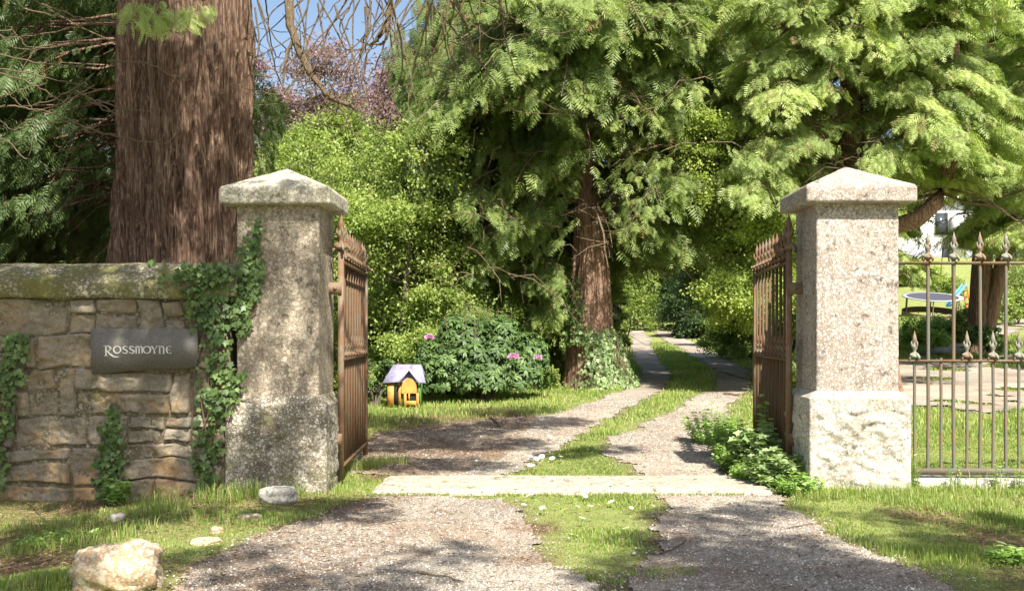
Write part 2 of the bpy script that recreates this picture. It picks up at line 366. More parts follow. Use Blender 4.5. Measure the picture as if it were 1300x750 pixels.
def inpoly(x, y, P):
    r = np.zeros(x.shape, bool); n = len(P); j = n - 1
    for i in range(n):
        xi, yi = P[i]; xj, yj = P[j]
        c = ((yi > y) != (yj > y)) & (x < (xj - xi) * (y - yi) / (yj - yi + 1e-12) + xi); r ^= c; j = i
    return r
gA = poly([(215,749),(250,715),(330,680),(400,655),(440,640),(472,631),(640,632),(655,650),(688,690),(700,715),(745,735),(770,749)])
gA = np.vstack([gA, [(.5, -6), (-2.3, -6)]])
gC = poly([(838,628),(985,628),(1050,678),(1150,718),(1225,749)]); gC2 = poly([(790,749),(822,718),(842,665)])
gC = np.vstack([gC, [(3.0, -6), (.4, -6)], gC2])
gL = poly([(500,607),(632,607),(680,582),(720,563),(772,532),(814,511),(845,492),(852,473),(838,459),(828,445),(826,430),(814,416),(817,402),(800,402),(798,416),(802,430),(800,445),(805,459),(815,473),(803,492),(753,511),(710,526),(640,531),(560,538),(480,552),(455,570),(440,600)])
gR = poly([(819,607),(924,607),(914,580),(915,556),(925,520),(955,494),(953,473),(930,459),(901,445),(872,430),(848,419),(830,412),(828,419),(840,430),(866,445),(889,459),(908,473),(906,494),(857,520),(815,541),(768,558),(765,572),(795,590)])
gS = np.vstack([poly([(1120,462),(1230,452),(1420,450),(1420,528),(1300,520),(1220,528),(1120,512)])])
gS2 = poly([(1210,432),(1290,405),(1420,398),(1420,412),(1300,418),(1240,445),(1165,462),(1165,452)])
def gravel(x, y, w=.08):
    x = np.asarray(x, float); y = np.asarray(y, float)
    a = w * fbm(x * 2.3, y * 2.3, 3, 4) * 2.2; b = w * fbm(x * 2.3, y * 2.3, 9, 4) * 2.2
    X, Y_ = x + a, y + b; r = np.zeros(x.shape, bool)
    for P in (gA, gC, gL, gR): r |= inpoly(X, Y_, P)
    for P in (gS, gS2): r |= inpoly(X, Y_, P) & (fbm(x * .9, y * .9, 77, 4) > -.22)
    return r
def edge(x, y, rr=.2):
    x = np.asarray(x, float); y = np.asarray(y, float); f = np.zeros(x.shape)
    for a in range(8): f += gravel(x + rr * math.cos(a * .785) * (.5 + .5 * (a % 2)), y + rr * math.sin(a * .785) * (.5 + .5 * (a % 2)))
    return f / 8
brown = poly([(440,612),(500,612),(600,600),(660,570),(680,548),(690,530),(640,515),(560,520),(470,535),(440,560)])
def litter(x, y):        # how much needle litter and bare soil lies here
    a = sm(.1, .5, fbm(x * 1.1, y * 1.1, 5, 4) + .15)
    l = sm(-1.6, -2.4, x) * sm(7.0, 8.3, y) * sm(9.9, 9.4, y) * (.6 + .5 * a)
    l = np.maximum(l, .9 * sm(-.1, .35, fbm(x * 1.8, y * 1.8, 41, 4)) * sm(-1.9, -2.5, x) * sm(8.4, 7.6, y))                # along the foot of the wall
    l = np.maximum(l, .72 * (.55 + .6 * a) * inpoly(x + .2 * fbm(x, y, 1, 3), y + .2 * fbm(x, y, 2, 3), brown))
    l = np.maximum(l, .75 * np.exp(-(((x + 1.75) / .45) ** 2 + ((y - 8.9) / .6) ** 2)))
    l = np.maximum(l, sm(-2.4, -3.2, x) * sm(10.2, 10.8, y) * sm(20, 17, y))
    l = np.maximum(l, .85 * sm(-.1, .4, fbm(x * 1.6, y * 1.6, 11, 4)) * sm(1.6, 2.6, x) * sm(9.6, 8, y) + .9 * sm(.2, .6, fbm(x * 1.8, y * 1.8, 61, 4)) * (np.abs(x - .4) < 1.2) * sm(9.2, 7, y))
    return np.clip(l, 0, 1)

def axis(dense0, dense1, step, lo, hi, f=1.12):
    a = list(np.arange(dense0, dense1, step)); s = step; x = a[-1]
    while x < hi: s *= f; x += s; a.append(x)
    s = step; x = a[0]
    while x > lo: s *= f; x -= s; a.insert(0, x)
    return np.array(a)
def gridmesh(xs, ys, zf, keep=None, tonef=None, dz=0., jit=0.):
    X, Y_ = np.meshgrid(xs, ys)
    if jit: 
        X = X + R.uniform(-jit, jit, X.shape); Y_ = Y_ + R.uniform(-jit, jit, X.shape)
    Z = zf(X, Y_) + dz; n = len(xs); m = len(ys)
    i = np.arange(m - 1)[:, None] * n + np.arange(n - 1)[None]; F = np.stack([i, i + 1, i + n + 1, i + n], -1).reshape(-1, 4)
    if keep is not None:
        K = keep(X, Y_).ravel(); F = F[K[F].sum(1) >= 3]
    V = np.stack([X, Y_, Z], -1).reshape(-1, 3); u = np.unique(F); mp = np.full(len(V), -1); mp[u] = np.arange(len(u))
    g = G(); t = tonef(V[u, 0], V[u, 1]) if tonef is not None else .5; g.add(V[u], mp[F], t); return g
xs = axis(-7, 7, .14, -700, 800); ys = axis(3, 26, .14, -500, 850)
gridmesh(xs, ys, terr, tonef=lambda x, y: np.clip(litter(x, y) + .9 * edge(x, y) * (y < 30), 0, 1)).build('ground', M['ground'], smooth=True)['kind'] = 'structure'
xs = np.arange(-3.2, 9.0, .06); ys = np.concatenate([np.arange(-4, 4.5, .2), np.arange(4.5, 17, .055), np.arange(17, 74, .11)])
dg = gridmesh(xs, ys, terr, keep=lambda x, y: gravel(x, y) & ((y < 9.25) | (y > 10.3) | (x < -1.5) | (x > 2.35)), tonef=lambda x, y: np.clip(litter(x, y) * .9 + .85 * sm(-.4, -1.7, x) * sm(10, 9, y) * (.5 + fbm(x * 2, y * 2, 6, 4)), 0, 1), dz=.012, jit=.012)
o = dg.build('gravel_driveway', M['gravel'], smooth=True); o['kind'] = 'structure'
g2 = gridmesh(np.arange(5, 26, .2), np.arange(14, 60, .2), terr, keep=lambda x, y: gravel(x, y), tonef=lambda x, y: 0 * x, dz=.03, jit=.03)
o = g2.build('gravel_path', M['gravel'], smooth=True); o['kind'] = 'structure'

def scatter(n, x0, x1, y0, y1, ypow=1.6):
    """random ground points, denser near the camera"""
    t = R.random(n); y = y0 + (y1 - y0) * t ** ypow; x = R.uniform(x0, x1, n); return x, y
def inview(x, y, m=1.25): return np.abs(x) < (np.maximum(y, 1) * .5 * m + .8)
# pebbles
x, y = scatter(150000, -4, 5.5, 4.8, 20, 2.2); k = inview(x, y, 1.1) & gravel(x + R.normal(0, .13, len(x)), y + R.normal(0, .13, len(x)), .08) & ((y < 9.3) | (y > 10.3)) & (R.random(len(x)) > litter(x, y) * .7); x, y = x[k], y[k]
g = G(); 
for s in range(3):
    a = slice(s, None, 3); xx, yy = x[a], y[a]; n = len(xx); sz = .0035 + .006 * R.random(n) ** 3 + .0007 * yy * .3
    big = R.random(n) < .014; sz = np.where(big, sz + .02 * R.random(n) ** 2, sz)
    T = ico(s); inst(g, T[0], T[1], np.stack([xx, yy, terr(xx, yy) + .014], -1), np.stack([R.normal(size=n), R.normal(size=n), .2 * R.normal(size=n)], -1), np.array([0, 0, 1.]) + .3 * R.normal(size=(n, 3)), sz, R.random(n))
o = g.build('loose_gravel', M['pebble']); tag(o, 'loose grey and pale pebbles strewn over the driveway', 'gravel', kind='stuff')
# needle litter
x, y = scatter(190000, -7, 5.5, 4.8, 17, 1.4); L_ = litter(x, y)
k = inview(x, y, 1.1) & (R.random(len(x)) < np.where(gravel(x, y), .16 + L_ + .6 * sm(-.3, -1.9, x), L_ * .95 + .06)) & ((y < 9.3) | (y > 10.3) | (R.random(len(x)) < .12)); x, y = x[k], y[k]; n = len(x)
NED = (np.array([(0, 0, 0), (.5, .07, .08), (1, 0, 0), (.5, -.07, .06)], float), np.array([(0, 1, 2, 3)]))
g = G(); inst(g, *NED, np.stack([x, y, terr(x, y) + .02 + .012 * R.random(n)], -1), np.stack([R.normal(size=n), R.normal(size=n), .15 * R.normal(size=n)], -1), np.array([0, 0, 1.]) + .3 * R.normal(size=(n, 3)), R.uniform(.02, .06, n), R.random(n))
tag(g.build('fallen_needles', M['litter']), 'brown fallen needles and scraps of bark on gravel and soil', 'leaf litter', kind='stuff')

# grass
def blades(g, x, y, h, w, z0=0., bend=.45, tone=None):
    n = len(x); a = R.random(n) * 2 * math.pi; d = np.stack([np.cos(a), np.sin(a), 0 * a], -1); s = np.stack([-np.sin(a), np.cos(a), 0 * a], -1)
    b = np.stack([x, y, terr(x, y) - .005 + z0], -1); up = np.array([0, 0, 1.]); h = h[:, None]; w = w[:, None]; bn = (bend * R.random(n) ** .7)[:, None]
    m = b + up * h * .6 + d * h * bn * .35; t = b + up * h * (1 - .3 * bn) + d * h * bn
    V = np.stack([b - s * w, b + s * w, m + s * w * .7, m - s * w * .7, t], 1).reshape(-1, 3); i = np.arange(n)[:, None] * 5
    tn = np.repeat(R.random(n) if tone is None else tone, 5); 
    g.add(V, i + np.array([[0, 1, 2, 3]]), tn); 
    g.t.append(np.array([[3, 2, 4]]) + i + g.n - len(V))
def grass_ok(x, y):
    ok = ~gravel(x + R.normal(0, .04, len(x)), y + R.normal(0, .04, len(x)), .08) & (R.random(len(x)) > litter(x, y) * .93) & (R.random(len(x)) > edge(x, y) * 1.25)
    ok &= ~((y > 9.25) & (y < 10.38) & (x > -1.37) & (x < 2.2)) & ~((y > 9.38) & (y < 10.35) & (x > -2.7) & (x < -1.75)) & ~((y > 9.38) & (y < 10.35) & (x > 2.5) & (x < 3.4)) & ~((x < -2.6) & (y > 9.4) & (y < 10.1)) & ~((x > 3.3) & (y > 9.68) & (y < 9.98))
    return ok
g = G()
x, y = scatter(560000, -5.5, 6.5, 4.8, 14, 1.25); k = inview(x, y, 1.08) & grass_ok(x, y); x, y = x[k], y[k]; n = len(x)
lush = sm(-.3, .6, fbm(x * 1.5, y * 1.5, 21, 3)); h = (.02 + .05 * lush) * (.5 + R.random(n)); strip = (np.abs(x - .35) < .9) & (y < 9.3)
h = np.where(strip, h * .6, h * .85); thin = R.random(n) < (.5 + .5 * lush); thin |= (R.random(n) < .5); x, y, h = x[thin], y[thin], h[thin]; n = len(x)
blades(g, x, y, h, .002 + .0016 * R.random(n) + .00014 * y, tone=np.clip(.5 + .35 * fbm(x * 2, y * 2, 4, 3) + R.normal(0, .2, n), 0, 1))
# sprigs over the gravel
x, y = scatter(60000, -3, 4, 4.8, 16, 1.4); k = gravel(x, y) & (fbm(x * 1.7, y * 1.7, 31, 4) > .42) & ((y < 9.3) | (y > 10.3)); x, y = x[k], y[k]; n = len(x)
blades(g, x, y, R.uniform(.01, .035, n), .0018 + .0012 * R.random(n))
# along the threshold edge
n = 2600; x = R.uniform(-1.4, 1.9, n); y = 9.28 - np.abs(R.normal(0, .04, n)); k = fbm(x * 2, y * 0, 3, 3) > -.35; blades(g, x[k], y[k], R.uniform(.02, .05, n)[k], np.full(n, .0025)[k])
# taller tufts
tufts = [(-2.9, 8.35, 260, .24, .28), (-2.55, 8.75, 240, .2, .22), (-2.35, 9.0, 220, .16, .24), (-3.6, 8.2, 160, .3, .16), (-4.3, 7.9, 240, .4, .16), (-3.3, 7.3, 260, .35, .16), (-1.75, 10.9, 420, .28, .2), (-1.5, 11.3, 350, .25, .16), (3.0, 9.2, 420, .45, .14), (3.4, 8.6, 500, .5, .13), (4.2, 8.4, 460, .6, .12), (2.45, 8.95, 260, .2, .13), (3.75, 9.3, 240, .4, .14), (3.42, 9.6, 200, .08, .34), (4.1, 9.6, 120, .3, .22), (4.6, 9.6, 120, .3, .2), (-2.0, 9.25, 60, .1, .2), (.8, 6.2, 260, .2, .07), (-4.6, 7.3, 300, .4, .14), (-2.9, 7.5, 260, .3, .15)]
for cx, cy, n, rr, hh in tufts:
    a = R.random(n) * 6.283; q = rr * np.sqrt(R.random(n)); blades(g, cx + q * np.cos(a), cy + q * np.sin(a) * .7, hh * R.uniform(.4, 1, n), R.uniform(.0018, .0035, n), bend=.8)
tag(g.build('grass', M['grass']), 'short grass with taller tufts beside the gravel in front of and inside the gateway', 'grass', kind='stuff')
g = G()
x, y = scatter(240000, -9, 16, 14, 46, 1.5); k = inview(x, y, 1.0) & grass_ok(x, y) & (x > -6); x, y = x[k], y[k]; n = len(x)
blades(g, x, y, (.03 + .004 * y * .4) * (.5 + R.random(n)) * (1 + .8 * sm(0, .6, fbm(x, y, 3, 3))), .002 + .0004 * y, tone=np.clip(.55 + .3 * fbm(x * .8, y * .8, 4, 3) + R.normal(0, .2, n), 0, 1))
tag(g.build('lawn_grass', M['grass']), 'sunlit grass verges and lawn beyond the gateway', 'grass', kind='stuff')

# ------------------------------------------------------------------ threshold slab
g = G(); nx, ny = 60, 16
X, Y_ = np.meshgrid(np.linspace(-1.36, 2.2, nx), np.linspace(9.3, 10.34, ny)); E = np.minimum(np.minimum(X + 1.36, 2.2 - X) / .03, np.minimum(Y_ - 9.3, 10.34 - Y_) / .03).clip(0, 1)
Xj = X + .025 * fbm(Y_ * 3, X * 0, 2) * (1 - E) ; Z = .045 - .03 * (1 - E) + .006 * fbm(X * 3, Y_ * 3, 1)
i = np.arange(ny - 1)[:, None] * nx + np.arange(nx - 1)[None]; g.add(np.stack([Xj, Y_, Z], -1).reshape(-1, 3), np.stack([i, i + 1, i + nx + 1, i + nx], -1).reshape(-1, 4))
box(g, -1.358, 2.198, 9.302, 10.338, -.1, .014)
tag(g.build('threshold_stone', M['slab'], smooth=False), 'long flat pale stone threshold lying across the gateway', 'threshold')

# ------------------------------------------------------------------ pillars
def loft(g, cx, cy, rings, m, disp=None, cr=.012):
    """square section lofted through (half width, z) rings, m cells per side; disp(p, n) -> offset along n"""
    S = []; t = np.linspace(-1, 1, m + 1)[:-1]
    for a, b in (((1, 0), (0, -1)), ((0, 1), (1, 0)), ((-1, 0), (0, 1)), ((0, -1), (-1, 0))):
        for q in t: S.append((b[0] + a[0] * q, b[1] + a[1] * q))
    S = np.array(S); n = len(S); V = []; NR = []
    for h, z in rings:
        p = S * h; inner = np.clip(p, -(h - min(cr, h * .5)), h - min(cr, h * .5)); d = p - inner; ln = np.linalg.norm(d, axis=1, keepdims=True); nn = d / np.maximum(ln, 1e-9)
        p2 = inner + nn * min(cr, h * .5); V.append(np.column_stack([p2[:, 0] + cx, p2[:, 1] + cy, np.full(n, z)])); NR.append(np.column_stack([nn, np.zeros(n)]))
    V = np.array(V); NR = np.array(NR)
    if disp is not None: V = V + NR * disp(V, NR, S)[..., None]
    k = len(rings); i = np.arange(k - 1)[:, None] * n; j = np.arange(n)[None]; jj = (j + 1) % n
    g.add(V.reshape(-1, 3), np.stack([i + j, i + jj, i + n + jj, i + n + j], -1).reshape(-1, 4))
    # top fan
    c = V[-1].mean(0); g.add(np.vstack([V[-1], c]), np.stack([np.arange(n), (np.arange(n) + 1) % n, np.full(n, n)], -1))
def pillar(cx, cy, seed, ms, mp, mc, label, zp, zs, rough, capz):
    root = thing('gate_pillar', label, 'pillar', (cx, cy, 0), 'pillars either side of the gateway')
    def lp(g, nm, m): g.v = [v for v in g.v]; return g.build(nm, m, root, smooth=True)
    hp = .452
    def dp(V, NR, S):
        e = np.minimum(1 - np.abs(S).min(1) * 0 - np.minimum(np.abs(S[:, 0]), np.abs(S[:, 1])), 1)      # 0 at corners
        e = 1 - np.minimum(np.abs(S[:, 0]), np.abs(S[:, 1])); mk = sm(.1, .2, e)[None] * sm(.0, .06, zp - .06 - V[..., 2]) 
        f = fbm(V[..., 0] * 9 + seed, V[..., 1] * 9, V[..., 2] * 11, 5); q = np.abs(fbm(V[..., 0] * 5 + seed, V[..., 1] * 5 + 3, V[..., 2] * 5, 4))
        return rough * mk * (.045 * f - .008 * sm(.2, .6, q) + .012 * fbm(V[..., 0] * 26 + seed, V[..., 1] * 26, V[..., 2] * 26, 3) + .006) + .003 * f
    g = G(); loft(g, cx, cy, [(hp, z) for z in np.linspace(-.25, zp, 90)] + [(hp - .001, zp + .003), (hp - .006, zp + .008)] + [(hp - .008 - (hp - .386) * t, zp + .01 + (zs - zp - .014) * t) for t in (.04, .25, .5, .75, .96, 1)] + [(.372, zs)], 56, dp, .02)
    lp(g, 'plinth', mp)
    def ds(V, NR, S): return .004 * fbm(V[..., 0] * 6 + seed, V[..., 1] * 6, V[..., 2] * 6, 4) + .0025 * fbm(V[..., 0] * 30, V[..., 1] * 30, V[..., 2] * 30 + seed, 2)
    g = G(); loft(g, cx, cy, [(.368, z) for z in np.linspace(zs - .02, capz + .01, 110)], 50, ds, .016); lp(g, 'shaft', ms)
    def dc(V, NR, S): return .007 * fbm(V[..., 0] * 5 + seed, V[..., 1] * 5, V[..., 2] * 5, 5) - .012 * sm(.45, .8, fbm(V[..., 0] * 9, V[..., 1] * 9 + seed, V[..., 2] * 9, 3))
    H = .492
    rings = [(.30, capz + .002), (.40, capz), (.455, capz), (.482, capz + .003)] + [(H, z) for z in np.linspace(capz + .014, capz + .13, 8)] + [(H - .006, capz + .142)] + [(H * (1 - t) , capz + .15 + (.235) * t) for t in np.linspace(.03, .985, 24)]
    g = G(); loft(g, cx, cy, rings, 44, dc, .014); V = g.v[0]; V[:, 2] += .005 * fbm(V[:, 0] * 8, V[:, 1] * 8 + seed, 0, 4) * (V[:, 2] > capz + .1)
    lp(g, 'cap', mc); return root
LP = (-2.22, 9.87); RP = (2.96, 9.86)
pillar(*LP, 3.1, M['gran_l'], M['gran_lb'], M['gran_c'], 'square granite pillar with ivy climbing its side, at the end of the stone wall', .775, .86, .6, 2.555)
pillar(*RP, 8.6, M['gran_r'], M['gran_rb'], M['gran_r'], 'square granite pillar spotted with white lichen, beside the iron railing', .835, .90, .8, 2.57)

# ------------------------------------------------------------------ stone wall
wall = thing('stone_wall', 'old mossy rubble stone wall with rounded coping and a slate name sign', 'wall', (-4.6, 9.6, 0))
g = G(); gm = G()
zt = PZ(378, 9.42); WX0, WX1, WY = -7.6, -2.68, 9.52
z = -.25; rows = []
hs = [.32, .36, .27, .38, .29, .4]
while z < zt - .02 and hs:
    h = hs.pop(0); z2 = z + h if zt - (z + h) > .12 else zt - .005; rows.append((z, z2)); z = z2
for ri, (z0, z1) in enumerate(rows):
    x = WX0 + R.uniform(-.2, 0)
    while x < WX1:
        w = R.uniform(.34, .85) if R.random() > .22 else R.uniform(.16, .26); x1 = min(x + w, WX1)
        if WX1 - x1 < .14: x1 = WX1
        subs = [(z0, z1)] if R.random() > .3 else [(z0, z0 + (z1 - z0) * R.uniform(.4, .6))]
        if len(subs) == 1 and subs[0][1] != z1: subs.append((subs[0][1], z1))
        for a, b in subs:
            gp = .002 + .009 * R.random(); X0, X1, Z0, Z1 = x + gp, x1 - gp, a + gp, b - gp
            Z0 += R.uniform(-.012, .012); Z1 += R.uniform(-.012, .012); nx = max(8, int((X1 - X0) / .012)); nz = max(8, int((Z1 - Z0) / .012))
            u, v = np.meshgrid(np.linspace(0, 1, nx), np.linspace(0, 1, nz)); px_ = X0 + (X1 - X0) * u; pz_ = Z0 + (Z1 - Z0) * v
            e = np.minimum(np.minimum(u, 1 - u) * (X1 - X0), np.minimum(v, 1 - v) * (Z1 - Z0)); sd = R.uniform(0, 50)
            px_ = px_ + .018 * fbm(px_ * 7, pz_ * 7, sd, 3); pz_ = pz_ + .016 * fbm(px_ * 7, pz_ * 7, sd + 5, 3)
            px_, pz_ = px_ + .08 * fbm(px_ * 1.3, pz_ * 1.6, 71, 3), pz_ + .085 * fbm(px_ * 1.5, pz_ * 1.5, 81, 3) * sm(0, .25, zt - pz_)
            out = .05 * sm(0, .012, e) + .075 * fbm(px_ * 4, pz_ * 4, sd, 7) + .02 * fbm(px_ * 30, pz_ * 30, sd, 3) * sm(0, .05, e) - .03 * sm(.3, .7, np.abs(fbm(px_ * 6, pz_ * 6, sd + 9, 3))) + R.uniform(-.02, .02) + .012 * np.abs(fbm(px_ * 14, pz_ * 14, sd, 3))
            V = np.stack([px_, WY - out + .01, pz_], -1).reshape(-1, 3); i = np.arange(nz - 1)[:, None] * nx + np.arange(nx - 1)[None]
            g.add(V, np.stack([i, i + 1, i + nx + 1, i + nx], -1).reshape(-1, 4), R.random())
        x = x1
g.build('stonework', M['stone'], wall, smooth=True)
nx, nz = 190, 70; X, Z = np.meshgrid(np.linspace(WX0, WX1, nx), np.linspace(-.3, zt, nz)); Yv = WY - .012 - .02 * fbm(X * 8, Z * 8, 3, 4)
i = np.arange(nz - 1)[:, None] * nx + np.arange(nx - 1)[None]; gm.add(np.stack([X, Yv, Z], -1).reshape(-1, 3), np.stack([i, i + 1, i + nx + 1, i + nx], -1).reshape(-1, 4))
box(gm, WX0, WX1, WY + .02, WY + .42, -.3, zt)
gm.build('mortar', M['mortar'], wall)
g = G(); pr = [(WY + .04, zt + .0), (WY - .09, zt + .0), (WY - .105, zt + .02), (WY - .11, zt + .1), (WY - .1, zt + .15), (WY - .03, zt + .22), (WY + .08, zt + .29), (WY + .2, zt + .325), (WY + .33, zt + .31), (WY + .46, zt + .2), (WY + .5, zt + .12), (WY + .5, zt)]
P = np.array(pr); tt = np.linspace(0, len(P) - 1, 46); P = np.column_stack([np.interp(tt, range(len(P)), P[:, 0]), np.interp(tt, range(len(P)), P[:, 1])])
xs_ = np.linspace(WX0, WX1 + .12, 230); X = np.repeat(xs_[:, None], len(P), 1); A = P[None, :, 0] + .022 * fbm(X * 3, P[None, :, 1] * 5, 2, 5); B = P[None, :, 1] + .028 * fbm(X * 2.4, P[None, :, 0] * 6, 7, 5)
i = np.arange(len(xs_) - 1)[:, None] * len(P) + np.arange(len(P) - 1)[None]; g.add(np.stack([X, A, B], -1).reshape(-1, 3), np.stack([i, i + len(P), i + len(P) + 1, i + 1], -1).reshape(-1, 4))
g.build('coping', M['coping'], wall, smooth=True)

# slate sign
SY = WY - .10
sign = thing('house_name_sign', 'dark slate name sign reading Rossmoyne fixed to the stone wall', 'sign', (PX(182, SY), SY, 1.2))
xa, xb = PX(115, SY), PX(250.5, SY); top = PZ(417, SY)
g = G(); n = 24; us = np.linspace(0, 1, n); xb_ = xa + .012 + (xb - xa - .016) * us
bot = PZ(474.5 - 8.5 * us ** .8 + 1.0 * np.sin(us * 9), SY) ; xt = xa + (xb - xa) * us
ring = np.vstack([np.column_stack([xt, np.full(n, SY), np.full(n, top)]), np.column_stack([xb_, np.full(n, SY), bot])]); ring[:n, 2] += -.004 * us
back = ring + np.array([0, .035, 0]); V = np.vstack([ring, back]); i = np.arange(n - 1)
F = [np.stack([n + i, n + i + 1, i + 1, i], -1), np.stack([2*n + i, 2*n + i + 1, i + 1, i], -1)[:, ::-1], np.stack([3*n + i, 3*n + i + 1, n + i + 1, n + i], -1)]
F.append(np.array([[0, 2*n, 3*n, n], [n - 1, 2*n - 1, 4*n - 1, 3*n - 1]])); g.add(V, np.concatenate(F)); box(g, xa + .1, xb - .1, SY + .03, SY + .1, top - .2, top - .05)
g.build('slate_panel', M['slate'], sign)
# lettering, carved capitals: strokes with thick and thin parts; u in pixels of the photo
gl = G(); kx = SY / FP
def stroke(pts, w):      # pts in letter space (u right, v up), w half-widths
    P = np.array(pts, float); w = np.broadcast_to(np.asarray(w, float), (len(P),)); T = nrm(np.gradient(P, axis=0)); Nn = np.column_stack([-T[:, 1], T[:, 0]])
    A = P + Nn * w[:, None]; B = P - Nn * w[:, None]; m = len(P)
    def W(Q, dy): return np.column_stack([Q[:, 0], np.full(m, SY - dy), Q[:, 1]])
    V = np.vstack([W(A, .004), W(B, .004), W(A, -.001), W(B, -.001)]); i = np.arange(m - 1)
    gl.add(V, np.concatenate([np.stack([i, i + 1, m + i + 1, m + i], -1), np.stack([i, 2*m + i, 2*m + i + 1, i + 1], -1), np.stack([m + i, m + i + 1, 3*m + i + 1, 3*m + i], -1)]))
def L(u0, wd, base, ht, strokes):
    for st, w in strokes:
        w = np.asarray(w, float) * kx
        stroke([((u0 + a * wd - CX) * kx, EYE + (HY - (base - b * ht)) * kx) for a, b in st], w)
def arc(cx, cy, rx, ry, a0, a1, n=16): return [(cx + rx * math.cos(rad(a0 + (a1 - a0) * t / n)), cy + ry * math.sin(rad(a0 + (a1 - a0) * t / n))) for t in range(n + 1)]
def oo(n=24): return (arc(.5, .5, .45, .47, 90, 450, n), [.45 + .5 * abs(math.cos(2 * math.pi * t / n + math.pi / 2)) for t in range(n + 1)])
B0, H0 = 448.6, 9.4      # baseline and height of the small capitals
serif = lambda a, b, c: ([(a, b), (c, b)], .32)
L(131.5, 11, 451.5, 12.7, [([(.28, 0), (.28, 1)], .95), serif(.05, 0, .5), serif(.0, 1, .35), (arc(.32, .73, .5, .26, 90, -90, 12), [.35,.5,.7,.85,.95,1,.95,.85,.7,.5,.4,.35,.35]), ([(.4, .47), (.7, .2), (1.1, -.08), (1.5, -.16), (1.85, -.06)], [.5, .9, .9, .55, .2])])
L(143.8, 10, B0, H0, [oo()])
S_ = (arc(.52, .72, .3, .25, 25, 200, 9) + [(.3, .6), (.5, .5), (.7, .4)] + arc(.5, .27, .32, .26, 20, -160, 9), None)
def ess(u): P = S_[0]; n = len(P); L(u, 9.0, B0, H0, [(P, [.3 + .75 * math.sin(math.pi * t / (n - 1)) for t in range(n)]), ([(.8, .98), (.8, .78)], .28), ([(.17, .02), (.17, .22)], .28)])
ess(154.3); ess(162.8)
L(171.3, 10, B0, H0, [([(.1, .95), (.16, .8), (.16, 0)], [.3, .8, .8]), (arc(.34, .68, .2, .28, 170, 0, 8) + [(.54, .3), (.54, 0)], [.3,.35,.4,.5,.6,.7,.75,.8,.8,.8,.8]), (arc(.72, .68, .2, .28, 170, 0, 8) + [(.92, .3), (.92, 0)], [.3,.35,.4,.5,.6,.7,.75,.8,.8,.8,.8]), serif(.04, 0, .3), serif(.42, 0, .68), serif(.8, 0, 1.06)])
L(181.6, 10, B0, H0, [oo()])
L(191.3, 9.4, B0, H0, [([(.1, 1), (.5, .45)], .85), ([(.9, 1), (.5, .45)], .4), ([(.5, .5), (.5, 0)], .85), serif(-.05, 1, .3), serif(.7, 1, 1.05), serif(.32, 0, .68)])
L(201.0, 9.0, B0, H0, [([(.2, 1), (.2, 0)], .8), (arc(.48, .68, .28, .28, 170, 0, 8) + [(.76, .3), (.76, 0)], [.3,.35,.4,.5,.6,.7,.75,.8,.8,.8,.8]), serif(.02, 0, .4), serif(.05, 1, .25), serif(.6, 0, .95)])
L(210.5, 6.8, B0, H0, [(arc(.6, .5, .45, .47, 110, 250, 14), [.35 + .65 * math.sin(math.pi * t / 14) for t in range(15)]), ([(.42, .96), (.95, .96)], .35), ([(.2, .52), (.85, .52)], .35), ([(.42, .04), (.98, .04)], .35), ([(.95, 1), (.95, .8)], .25), ([(.98, 0), (.98, .22)], .25)])
gl.build('lettering', M['letter'], sign)

# ------------------------------------------------------------------ ironwork
def finial(g, c, s=1.0):
    prof_ = [(.016, 0), (.04, .012), (.048, .025), (.034, .04), (.018, .055), (.014, .075), (.027, .098), (.03, .118), (.018, .135), (.013, .15), (.024, .17), (.018, .2), (.008, .235), (.001, .262)]
    lathe(g, c, [(r * s, z * s) for r, z in prof_], 8)
    for k in range(4):                      # leaf scrolls round the collar
        a = k * math.pi / 2 + .4; d = np.array([math.cos(a), math.sin(a), 0]); c_ = np.array(c)
        P = [c_ + (d * r + np.array([0, 0, z])) * s for r, z in ((.018, .05), (.04, .035), (.058, .015), (.06, -.004), (.05, -.01))]; tube(g, P, np.array([.012, .014, .013, .009, .004]) * s, 5)
        P = [c_ + (d * r + np.array([0, 0, z])) * s for r, z in ((.015, .1), (.032, .125), (.036, .15), (.028, .165))]; tube(g, P, np.array([.009, .01, .008, .004]) * s, 4)
# railing on the right
RY = 9.83; rx0, rx1 = PX(1148, RY), 7.2; zt_, zm_, zb_ = PZ(334, RY), PZ(458, RY), PZ(598, RY)
rail = thing('iron_railing', 'weathered iron railing with spear finials running from the right pillar', 'railing', (rx0, RY, 0))
for z, hh, mm in ((zt_, .013, 'rust_pale'), (zm_, .013, 'rust_pale'), (zb_, .03, 'iron')):
    g = G(); box(g, rx0 - .12, rx1, RY - .022, RY + .022, z - hh, z + hh); g.build('rail', M[mm], rail)
pitch = (1211 - 1178) * RY / FP; xt0 = PX(1178, RY); k = -1
def localpart(g, name, m, parent): return g.build(name, m, parent, smooth=True)
for k in range(0, 40):
    xx = xt0 + (k // 2) * pitch + (pitch / 2 if k % 2 else 0) - (pitch if False else 0)
    if xx > rx1: break
    tall = k % 2 == 0; zt2 = zt_ + .04 if tall else zm_ + .03; ln = R.uniform(-.006, .006)
    g = G(); tube(g, [(xx, RY, zb_ - .02), (xx + ln, RY, zb_ + .6), (xx, RY, zt2)], .0165 if tall else .014, 8); b = g.build('bar', M['iron'], rail, smooth=True)
    missing = k == 1
    if not missing:
        g = G(); finial(g, np.array((xx, RY - .0, zt2 - .01)) - np.array(rail.location), 1.0); f = g.build('finial', M['iron_fin'], b, smooth=True)
g = G(); xx = PX(1161, RY); tube(g, [(xx, RY, .12), (xx, RY, zm_ + .03)], .014, 8); b = g.build('bar', M['iron'], rail, smooth=True)
